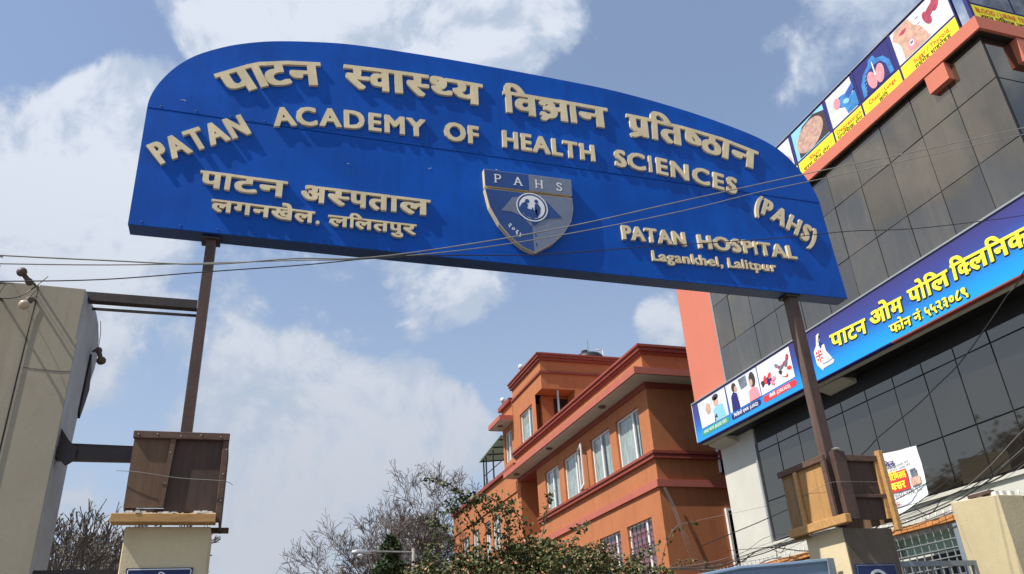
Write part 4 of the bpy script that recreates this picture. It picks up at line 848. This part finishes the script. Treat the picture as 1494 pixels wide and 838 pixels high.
def window(Y0, Y1, Z0, Z1, X=10.0, cur='curtain', grille=False, split=.5, fan=0):
    mb = MB(); f = .055; x0, x1 = X+.07, X+.12
    mb.box(x0, x1, Y0, Y0+f, Z0, Z1).box(x0, x1, Y1-f, Y1, Z0, Z1).box(x0, x1, Y0+f, Y1-f, Z0, Z0+f).box(x0, x1, Y0+f, Y1-f, Z1-f, Z1)
    ym = Y0+(Y1-Y0)*split; mb.box(x0-.01, x1-.005, ym-.04, ym+.04, Z0+f, Z1-f)
    wd = mb.build('window', 'frame', rbg)
    for a0, a1 in ((Y0+f, ym-.04), (ym+.04, Y1-f)): BOX('pane', 'glass', wd, X+.09, X+.096, a0, a1, Z0+f, Z1-f)
    c = MB(); n = 26
    for i in range(n+1):
        y = Y0+f+(Y1-Y0-2*f)*i/n; xx = X+.128+.012*math.sin(i*1.9)+rnd.uniform(-.004, .004); c.v += [Vector((xx, y, Z0)), Vector((xx, y, Z1))]
    for i in range(n):
        if (abs((i+.5)/n-split) < .10 or (rnd.random() < .10 and abs((i+.5)/n-split) < .3)) and cur == 'curtain': continue
        c.f.append((2*i, 2*i+1, 2*i+3, 2*i+2))
    c.build('curtain', cur, wd, smooth=True)
    if grille:
        g_ = MB()
        for i in range(1, 6): g_.box(X+.03, X+.042, Y0+(Y1-Y0)*i/6-.006, Y0+(Y1-Y0)*i/6+.006, Z0, Z1)
        for j in range(1, 5):
            zz = Z0+(Z1-Z0)*j/5; g_.box(X+.018, X+.03, Y0, Y1, zz-.006, zz+.006)
            for i in range(0, 6):
                yy = Y0+(Y1-Y0)*(i+.5)/6; g_.add([(X+.015, yy-.04, zz), (X+.015, yy, zz+.05), (X+.015, yy+.04, zz), (X+.015, yy, zz-.05)], [(0, 1, 2, 3)])
        g_.build('grille', 'mullion', wd)
    return wd
for i, o4 in enumerate(up_w): window(*o4, split=(.33, .52, .30, .52)[i])
for i, o4 in enumerate(lo_w): window(*o4, cur='pinkcurtain' if i < 2 else 'curtain', grille=True, split=.27)
# open casement of the third upper window, swung out
sash = MB(); P = Vector((9.975, 23.26, 0)); Q = Vector((9.80, 22.60, 0))
for z0, z1 in ((6.93, 6.99), (8.16, 8.22)): sash.beam(P+Vector((0, 0, (z0+z1)/2)), Q+Vector((0, 0, (z0+z1)/2)), .035, z1-z0)
for R_ in (P, Q): sash.beam(R_+Vector((0, 0, 6.93)), R_+Vector((0, 0, 8.22)), .055, .035, (1, 0, 0))
sw = sash.build('open_casement', 'frame', rbg)
MB().add([P+Vector((0, 0, 6.98)), Q+Vector((0, 0, 6.98)), Q+Vector((0, 0, 8.17)), P+Vector((0, 0, 8.17))], [(0, 1, 2, 3)]).build('pane', 'glass', sw)
for y in (20.43, 24.97, 28.6): MB().lathe((9.66, y, 8.719), [(.0, -.05), (.09, -.045), (.11, -.03), (.11, 0)], 14).build('soffit_light', 'brownlamp', rbg)
# upper tower block
tz = 11.92
wall_x(10, 26.9, 29.6, 9.6, tz, [(27.32, 28.80, 9.80, 11.10)]).build('tower_front_wall', 'orange', rbg); window(27.32, 28.80, 9.80, 11.10, split=.35)
BOX('tower_core', 'dark', rbg, 10.45, 14, 27.25, 31, 9.6, 12.5)
BOX('tower_parapet', 'orange', rbg, 10.0, 14, 26.14, 29.58, 11.93, 12.40); BOX('tower_band', 'orange', rbg, 10.0, 14, 26.14, 26.899, 11.30, 11.918)
BOX('tower_side_wall', 'orange', rbg, 11.32, 14, 26.14, 26.899, 9.55, 11.299); BOX('tower_porch_wall', 'orange', rbg, 10.25, 11.33, 26.95, 27.2, 9.55, 11.30); 
BOX('porch_post', 'alu', rbg, 10.62, 10.68, 26.2, 26.26, 9.6, 11.299); BOX('porch_door', 'dark', rbg, 10.75, 11.3, 26.93, 26.949, 9.6, 11.2)
BOX('tower_band_trim', 'redtrim', rbg, 9.94, 14, 26.08, 29.6, 11.90, 11.985)
for e, z0, z1 in ((.08, 12.401, 12.50), (.14, 12.502, 12.60), (.18, 12.602, 12.66)): BOX('tower_cornice', 'redtrim', rbg, 10-e, 14, 26.14-e, 29.64, z0, z1)
BOX('tower_kerb', 'redtrim', rbg, 10.03, 14, 26.17, 29.6, 12.662, 12.76)
# lower block behind the tower
wall_x(10.02, 29.6, 31.16, 8.9, 11.15, [(30.02, 30.95, 9.7, 10.95)]).build('rear_block_wall', 'orange', rbg); window(30.02, 30.95, 9.7, 10.95, X=10.02, split=.5)
BOX('rear_block_eave', 'pinktrim', rbg, 9.42, 14, 29.61, 31.25, 11.17, 11.36); BOX('rear_block_soffit', 'soffit', rbg, 9.46, 14, 29.62, 31.2, 11.145, 11.168)
BOX('rear_block_parapet', 'orange', rbg, 10.0, 14, 29.65, 31.1, 11.361, 11.95); BOX('rear_block_cornice', 'redtrim', rbg, 9.86, 14, 29.66, 31.2, 11.952, 12.13)
MB().lathe((9.68, 30.4, 11.144), [(.0, -.05), (.09, -.045), (.11, -.03), (.11, 0)], 14).build('soffit_light', 'brownlamp', rbg)
# far wing
fw_w = [(32.0, 33.2, 6.6, 7.95), (33.55, 34.3, 6.4, 7.95), (35.3, 36.4, 6.6, 7.9), (37.0, 38.2, 6.6, 7.9)]
wall_x(10.01, 29.61, 39.85, 0, 9.28, fw_w).build('far_wing_wall', 'orange', rbg)
for q in fw_w: window(*q, X=10.01)
BOX('far_wing_core', 'dark', rbg, 10.45, 20, 29.65, 39.8, 0, 9.2)
BOX('far_wing_cornice', 'redtrim', rbg, 9.88, 12, 29.6, 39.95, 9.282, 9.42); BOX('far_wing_band', 'orange', rbg, 9.96, 10.01, 29.61, 39.85, 8.3, 8.7)
BOX('far_wing_end', 'orange', rbg, 10.02, 20, 39.86, 40.0, 0, 9.28)
# narrow side window at the right end and wall cables
wd = MB().box(11.80, 11.86, 18.22, 18.30, 3.6, 5.36).box(11.86, 12.5, 18.22, 18.30, 5.30, 5.36).build('window', 'frame', rbg); BOX('pane', 'tintdark', wd, 11.86, 12.5, 18.27, 18.29, 3.6, 5.30)
wd = MB().box(11.85, 11.88, 18.22, 18.30, 6.3, 7.0).build('window', 'frame', rbg); BOX('pane', 'tintdark', wd, 11.88, 12.5, 18.27, 18.29, 6.3, 6.98)
for q in range(4):
    MB().tube(cat_rom([(10.07+q*.02, 18.2, 5.87), (10.20+q*.03, 18.19, 5.45), (10.38+q*.035, 18.17, 4.75), (10.50+q*.09, 18.17, 4.25), (10.66+q*.15, 18.15, 3.9), (10.70+q*.22, 18.15, 3.5)], 5), .005, 4).build('wall_cable', 'greywire', rbg)
# things on its roofs
t = thing('water_tank', 'black plastic water tank on the top roof of the terracotta building', 'water tank', (12.75, 28.0, 12.5))
MB().lathe((12.9, 28.0, 12.45), [(.62, 0), (.62, .75), (.60, .95), (.50, 1.06), (.3, 1.13), (.2, 1.15)], 22).build('tank_body', 'tank', t, smooth=True)
MB().lathe((12.75, 28.0, 13.58), [(.17, 0), (.17, .12), (.12, .15)], 16).build('lid', 'tank', t)
MB().tube([(13.45, 27.8, 12.5), (13.45, 27.8, 13.75), (13.2, 27.9, 13.75)], .03, 6).build('overflow_pipe', 'frame', t); MB().tube([(12.75, 27.7, 12.7), (12.75, 27.7, 14.1)], .025, 6).build('overflow_pipe', 'galv', t)
for lb, x, y, zb in (('small white roof lamp on the tower cornice of the terracotta building', 10.0, 28.32, 12.66), ('small white roof lamp on the lower rear cornice of the terracotta building', 10.0, 30.9, 12.13)):
    t = thing('roof_lamp', lb, 'lamp', (x, y, zb), 'small roof lamps'); MB().tube([(x, y, zb), (x, y, zb+.22)], .03, 6).build('stem', 'brownlamp', t); MB().lathe((x, y, zb+.2), [(.02, 0), (.09, .05), (.10, .12), (.06, .2), (.01, .22)], 12).build('globe', 'frame', t, smooth=True)
cn = thing('terrace_canopy', 'green sheet canopy on thin dark posts over the rear terrace', 'canopy', (10.8, 32.8, 9.42))
MB().add([(9.95, 31.25, 10.98), (9.95, 34.7, 10.72), (12.4, 34.7, 10.95), (12.4, 31.25, 11.2), (9.95, 31.25, 11.01), (9.95, 34.7, 10.75), (12.4, 34.7, 10.98), (12.4, 31.25, 11.23)], [(0, 1, 2, 3), (4, 5, 6, 7), (0, 1, 5, 4), (1, 2, 6, 5), (2, 3, 7, 6)]).build('roof_sheet', 'greenroof', cn)
for x, y in ((10.05, 34.3), (10.05, 32.8), (12.2, 34.5), (10.05, 33.9)): MB().tube([(x, y, 9.42), (x, y, 10.78)], .035, 6).build('post', 'mullion', cn)
for q in range(4): MB().beam((9.98, 31.6+q*.95, 10.9-q*.07), (12.3, 31.6+q*.95, 11.13-q*.07), .04, .05).build('rafter', 'mullion', cn)
MB().beam((10.05, 31.3, 10.0), (10.05, 34.3, 10.0), .03, .03).build('rail', 'mullion', cn)

# ------------------------------------------------------------------ street lamp
sl_ = thing('street_lamp', 'old street lamp with horizontal arm before the bare trees', 'street lamp', (4.98, 25, 0))
MB().tube([(4.98, 25, 0), (4.98, 25, 5.48)], [.07, .05], 10).build('pole', 'greywire', sl_, smooth=True)
MB().tube([(4.98, 25, 5.36), (4.2, 25, 5.385), (3.35, 25, 5.40)], .028, 8).build('arm', 'greywire', sl_)
MB().lathe((3.72, 25, 5.36), [(.03, .0), (.06, -.12), (.09, -.25), (.10, -.42), (.07, -.56), (.02, -.62)], 12, Vector((1, 0, -.02))).build('lamp_head', 'alu', sl_, smooth=True)
MB().lathe((3.36, 25, 5.27), [(.04, -.04), (.11, 0), (.10, .04)], 14).build('lens', 'pale', sl_, smooth=True)

# ------------------------------------------------------------------ trees and shrubs
def branch(mb, p, d, ln, r, lv, R, spread_=.5, upb=.12, tips=None, mn=.004):
    n = 3; pts = [p.copy()]; rs = [r]
    for i in range(n):
        d = (d + Vector((R.gauss(0, .13), R.gauss(0, .13), R.gauss(0, .1)+upb*.4))).normalized(); p = p + d*ln/n; pts.append(p.copy()); rs.append(max(mn, r*(1-.38*(i+1)/n)))
    mb.tube(pts, rs, 5 if lv > 3 else 3, caps=False)
    if tips is not None and lv <= 1: tips.append(p.copy())
    if lv == 0: return
    for k_ in range(R.choice((2, 3, 3)) if lv > 1 else R.choice((2, 3))):
        ax = Vector((R.gauss(0, 1), R.gauss(0, 1), R.gauss(0, .6))).normalized(); nd_ = (d + ax*spread_*R.uniform(.7, 1.5) + Vector((0, 0, upb))).normalized()
        at_ = pts[R.choice((1, 2, 3, 3))]
        branch(mb, at_, nd_, ln*R.uniform(.6, .82), rs[-1]*R.uniform(.6, .85), lv-1, R, spread_, upb, tips, mn)
def bare_tree(label, x, y, h, tr, lv, seed, m='barkfar', lean=(0, 0), spread_=.5, grp='bare trees', leaves=0, mn=.01, upb=.12):
    R = random.Random(seed); t = thing('bare_tree', label, 'tree', (x, y, 0), grp)
    trunk = MB(); th = h*.30; top_ = Vector((x+lean[0]*th, y+lean[1]*th, th)); trunk.tube([(x, y, -.05), Vector((x, y, 0)).lerp(top_, .5), top_], [tr, tr*.8, tr*.65], 8); trunk.build('trunk', m, t, smooth=True)
    mb = MB(); tips = []
    for k_ in range(4):
        a_ = k_*1.57+R.uniform(-.4, .4); branch(mb, top_.copy(), Vector((math.cos(a_)*.5+lean[0], math.sin(a_)*.5+lean[1], 1)).normalized(), h*.23, tr*.5, lv, R, spread_, upb, tips, mn)
    mb.build('crown', m, t, stuff=True)
    if leaves:
        lf = MB()
        for i in range(leaves):
            p = R.choice(tips)+Vector((R.gauss(0, .015), R.gauss(0, .015), R.gauss(0, .015))); leaf(lf, p, R, .05)
        lf.build('new_leaves', 'leafB', t, stuff=True)
def leaf(mb, p, R, s_):
    d = Vector((R.gauss(0, 1), R.gauss(0, 1), R.gauss(-.4, .8))).normalized(); a_ = d.cross(Vector((R.gauss(0, 1), R.gauss(0, 1), R.gauss(0, 1)))).normalized(); n = d.cross(a_)
    mb.add([p, p+d*s_*.5+a_*s_*.3+n*s_*.08, p+d*s_, p+d*s_*.5-a_*s_*.3+n*s_*.08], [(0, 1, 2, 3)])
bare_tree('largest leafless grey tree spreading behind the street lamp', 9.2, 42, 12.4, .34, 7, 3, spread_=.62, mn=.0105, upb=.05)
bare_tree('rounded leafless grey tree between the largest one and the terracotta building corner', 10.2, 45, 12.3, .3, 7, 61, spread_=.62, mn=.0105, upb=.05)
bare_tree('leafless grey tree left of the largest one behind the street lamp', 6.9, 41, 10.4, .28, 7, 8, spread_=.62, mn=.0105, upb=.05)
bare_tree('low brown leafless tree furthest left behind the street lamp', 4.9, 40, 7.4, .2, 6, 12, m='barkred', spread_=.65, mn=.014)
bare_tree('brown leafless tree directly behind the street lamp pole', 6.0, 36, 6.3, .2, 5, 22, m='barkred', spread_=.6, mn=.014)
bare_tree('short brown twiggy tree under the green conifer', 7.0, 35, 6.0, .2, 5, 23, m='barkred', spread_=.7, mn=.014)
bare_tree('leafless tree with a few fresh leaves between the gate wall and the left pillar', -3.1, 12.6, 4.7, .11, 7, 5, m='bark', lean=(.25, 0), spread_=.55, leaves=500, mn=.006, upb=.16)
bare_tree('second leafless tree with drooping twigs behind the left gate pillar', -2.3, 15.0, 4.9, .12, 6, 15, m='bark', lean=(.05, 0), spread_=.6, leaves=700, mn=.006)
bare_tree('far low leafless tree just right of the left gate pillar', -.2, 31, 5.0, .15, 5, 31, spread_=.7, mn=.012)
cf = thing('conifer_tree', 'dark green pointed conifer standing between the bare trees', 'tree', (6.35, 37, 0))
MB().tube([(6.35, 37, 0), (6.35, 37, 8.4)], [.2, .03], 8).build('trunk', 'bark', cf)
R = random.Random(4); mb = MB()
for i in range(6500):
    zz = R.uniform(3.0, 7.9); rr = (8.4-zz)*.38*math.sqrt(R.random())*(.85+.25*math.sin(zz*7)); a_ = R.uniform(0, 6.28); leaf(mb, Vector((6.35+rr*math.cos(a_), 37+rr*math.sin(a_), zz)), R, .20)
mb.build('needles', 'leafC', cf, stuff=True)

def shrub(label, name, x, y, z0, boxes, nleaf, seed, sprays, s_=.07, m='leafA', bracts=0):
    R = random.Random(seed); t = thing(name, label, 'shrub', (x, y, 0)); st = MB(); lf = MB(); br = MB()
    for i in range(26):
        b = R.choice(boxes); e = Vector((b[0]+R.uniform(-.5, .5)*b[3], b[1]+R.uniform(-.5, .5)*b[4], b[2]+R.uniform(-.3, .3)*b[5]))
        st.tube(cat_rom([(x+R.uniform(-.3, .3), y+R.uniform(-.3, .3), 0), ((x+e.x)/2, (y+e.y)/2, e.z*.6), e], 4), .012, 4)
    tot = sum(b[3]*b[4]*b[5] for b in boxes)
    for b in boxes:
        n = int(nleaf*b[3]*b[4]*b[5]/tot); cl_ = [Vector((R.gauss(0, .5), R.gauss(0, .5), R.gauss(0, .5))) for _ in range(60)]
        for i in range(n):
            c_ = R.choice(cl_); v = c_ + Vector((R.gauss(0, .16), R.gauss(0, .16), R.gauss(0, .16)))
            if v.length > 1.25: v = v.normalized()*R.uniform(.8, 1.2)
            p = Vector((b[0]+v.x*b[3], b[1]+v.y*b[4], b[2]+v.z*b[5])); leaf(lf if R.random() > bracts else br, p, R, s_*R.uniform(.6, 1.3))
    for sp, n, dens_ in sprays:
        P_ = cat_rom(sp, 8); st.tube(P_, .008, 4)
        for i in range(int(n*1.25)):
            q = R.choice(P_[2:])+Vector((R.gauss(0, dens_), R.gauss(0, dens_), R.gauss(-.02, dens_))); leaf(lf, q, R, s_*R.uniform(.8, 1.5))
    st.build('stem', 'bark', t, stuff=True); lf.build('foliage', m, t, stuff=True)
    if bracts: br.build('bracts', 'bract', t, stuff=True)
Y_ = 12.0
shrub('tangled green climbing shrub in front of the terracotta building with arching sprays', 'climbing_shrub', 4.4, 12.3, 0,
[(3.0, 12.3, 2.75, .7, .8, .55), (3.6, 12.2, 2.85, .7, .8, .55), (4.4, 12.0, 2.9, .8, .9, .55), (5.1, 12.0, 2.88, .75, .8, .55), (5.8, 12.0, 2.72, .6, .7, .5), (6.3, 12.0, 2.45, .5, .6, .45), (4.2, 12.0, 3.36, .4, .5, .22), (5.2, 12.0, 3.3, .4, .4, .2), (2.6, 12.6, 2.7, .45, .6, .5), (3.9, 12.2, 3.5, .22, .3, .14)], 56000, 9,
      [([(3.6, 12, 3.6), (3.35, 12, 4.05), (3.05, 12, 4.34), (2.85, 12, 4.45), (2.62, 12, 4.50)], 90, .02), ([(3.7, 12, 3.6), (3.6, 12, 4.0), (3.35, 12, 4.2), (3.1, 12, 4.22)], 150, .07), ([(3.5, 12, 3.3), (3.3, 12, 3.8), (3.1, 12, 4.05), (2.95, 12, 4.1)], 150, .08),
       ([(3.9, 12, 3.4), (3.85, 12, 3.8), (3.7, 12, 4.15), (3.5, 12, 4.25)], 150, .08), ([(4.2, 12, 3.3), (4.1, 12, 3.75), (3.95, 12, 4.05), (3.8, 12, 4.12)], 150, .07), ([(4.3, 12, 3.3), (4.45, 12, 3.75), (4.55, 12, 4.15), (4.6, 12, 4.3)], 60, .04), ([(4.8, 12, 3.2), (4.95, 12, 3.6), (5.15, 12, 3.85)], 70, .05),
       ([(3.2, 12, 3.2), (2.95, 12, 3.6), (2.8, 12, 3.8), (2.7, 12, 3.9)], 130, .08), ([(2.9, 12, 2.9), (2.7, 12, 3.3), (2.6, 12, 3.5)], 130, .08), ([(5.6, 12, 3.0), (5.9, 12, 3.3), (6.2, 12, 3.4), (6.4, 12, 3.5)], 60, .04), ([(6.2, 12, 2.8), (6.5, 12, 3.1), (6.9, 12, 3.25), (7.2, 12, 3.2)], 25, .02), ([(6.3, 12, 2.8), (6.5, 12, 3.4), (6.75, 12, 3.75), (7.1, 12, 3.85)], 18, .02)], bracts=.09, s_=.062)
# dark trees across the road, seen mirrored in the clinic glass
for lb, x, y, h, sd in (('round dark leafy tree across the lane, left of the frame', -12.5, 32, 11.3, 41), ('taller dark leafy tree across the lane, left of the frame', -12.5, 27.5, 11.8, 42), ('third dark leafy tree across the lane, nearest the gate wall', -12.5, 23, 12.5, 43)):
    t = thing('leafy_tree', lb, 'tree', (x, y, 0), 'dark leafy trees across the lane'); R = random.Random(sd)
    MB().tube([(x, y, 0), (x, y, h*.6)], [.25, .12], 8).build('trunk', 'bark', t)
    mb = MB()
    for c_ in range(22):
        cc = Vector((x+R.gauss(0, 1.0), y+R.gauss(0, 1.6), h*.70+R.gauss(0, 1.2)))
        for i in range(300): leaf(mb, cc+Vector((R.gauss(0, .5), R.gauss(0, .5), R.gauss(0, .45))), R, .32)
    mb.build('crown', 'leafD', t, stuff=True)

# ------------------------------------------------------------------ overhead cables
def cable(label, pts, r, m='blackwire', grp='overhead cables'):
    pts = [Vector(p) for p in pts]; o = MB().tube(cat_rom(pts, 5), r, 5).build('overhead_cable', m, None, loc=pts[len(pts)//2]); tag(o, label, 'cable', grp)
cable('uppermost of the thin cables crossing the blue signboard', [(-4.5, 5.2, 4.35), (-1.87, 5.2, 4.23), (-1.64, 5.2, 4.23), (-1.05, 5.2, 4.26), (-.41, 5.2, 4.30), (.17, 5.2, 4.41), (.71, 5.2, 4.48), (1.56, 5.2, 4.71), (2.46, 5.2, 5.0), (3.5, 5.2, 5.38), (5.12, 5.2, 5.96), (6.57, 5.2, 6.46), (8.21, 5.2, 7.05), (9.07, 5.2, 7.36), (13, 5.2, 8.9)], .0052, 'greywire')
cable('second thin cable just under the uppermost one across the blue signboard', [(-4.5, 5.3, 4.3), (-1.89, 5.3, 4.21), (-1.66, 5.3, 4.22), (-.86, 5.3, 4.30), (.18, 5.3, 4.45), (.75, 5.3, 4.53), (1.59, 5.3, 4.72), (2.5, 5.3, 4.99), (3.54, 5.3, 5.34), (4.41, 5.3, 5.67), (5.19, 5.3, 5.94), (6.66, 5.3, 6.46), (8.33, 5.3, 7.05), (9.2, 5.3, 7.38), (13, 5.3, 8.9)], .0045, 'greywire')
cable('lowest thin black cable running past the bottom of the blue signboard', [(-4.5, 5.1, 3.95), (-1.79, 5.1, 3.98), (-1.57, 5.1, 4.0), (-1.01, 5.1, 4.07), (-.40, 5.1, 4.19), (.27, 5.1, 4.32), (.8, 5.1, 4.44), (1.21, 5.1, 4.50), (2.01, 5.1, 4.60), (2.96, 5.1, 4.78), (4.31, 5.1, 5.03), (5.15, 5.1, 5.21), (5.9, 5.1, 5.33), (6.89, 5.1, 5.55), (7.5, 5.1, 5.7), (8.23, 5.1, 5.9), (13, 5.1, 7.1)], .0042)
cable('slack black cable curving down across the clinic windows behind the right pole', [(8.6, 4.6, 6.9), (9, 6.38, 5.87), (9, 6.7, 5.69), (9, 7.13, 5.44), (9, 7.71, 5.14), (9, 8.13, 5.0), (9, 8.58, 4.85), (9, 9.03, 4.74), (9, 9.51, 4.62), (9, 9.95, 4.47), (9, 11.5, 4.1), (8.9, 15, 3.9)], .009)
R = random.Random(77)
ORD = ['topmost', 'second', 'third', 'fourth', 'fifth', 'sixth', 'seventh', 'eighth', 'ninth', 'tenth', 'eleventh', 'twelfth', 'lowest']
for i in range(9):
    f = 1-i/8; dz = -.16+.36*f; dx = R.uniform(-.12, .12); sg = R.uniform(0, .10); tw = R.uniform(.85, 1.0); jz = R.uniform(-.09, .09)
    cable((ORD[i]+' cable of the tangled bundle' if i == 0 else ORD[i]+' cable from the top of the tangled bundle')+' at the right picture edge', [(8.4+dx, 3.5, 4.75+dz*2.2*tw), (8.4+dx, 5.2, 4.15+dz*1.6*tw), (8.4+dx, 6.55, 3.74+dz), (8.4+dx, 7.21, 3.54+dz*.7+jz*.3-sg*.4), (8.4+dx, 7.79, 3.43+dz*.45+jz-sg*.5), (8.4+dx, 8.39, 3.35+dz*.35+jz-sg*.4), (8.4+dx, 9.04, 3.32+dz*.4+jz-sg*.3), (8.4+dx, 9.75, 3.33+dz*.5-jz-sg*.3), (8.4+dx, 10.83, 3.39+dz*.6-jz-sg*.3), (8.4+dx, 11.93, 3.42+dz*.6+jz), (8.4+dx, 12.8, 3.36+dz*.5), (8.4+dx, 13.75, 3.36+dz*.5), (8.4+dx, 16, 3.6), (8.5, 22, 4.1)],
          R.choice((.0035, .005, .009, .0045)), ['blackwire', 'greywire', 'blackwire'][i % 3], 'tangled cables over the boundary wall')
for i in range(6):
    y0 = 13.6-i*1.1; cable('short looping cable end over the boundary wall spikes, '+(['leftmost of six', 'second from the left', 'third from the left', 'third from the right', 'second from the right', 'rightmost of six'][i]), [(8.4, y0, 3.40), (8.38, y0+.12, 3.26+R.uniform(-.03, .05)), (8.4, y0+.3, 3.28+R.uniform(-.04, .04)), (8.42, y0+.5, 3.42)], .006, 'blackwire', 'looping cable ends over the boundary wall')
for i, (a_, b_) in enumerate((((10.35, 6.2, 4.9), (8.4, 10.2, 3.35)), ((10.3, 6.5, 5.1), (8.4, 9.0, 3.3)), ((9.5, 7.0, 3.2), (9.4, 6.4, 3.9)), ((9.9, 15.5, 3.9), (8.4, 9.5, 3.35)))):
    m_ = Vector(a_).lerp(Vector(b_), .5)-Vector((0, 0, .08)); cable(['thin cable slanting down the right edge to the wall tangle', 'thin cable slanting across the lowest dark windows', 'short thin cable crossing the white wall at the right edge', 'thin cable drooping past the white clinic column'][i], [a_, m_, b_], .006)
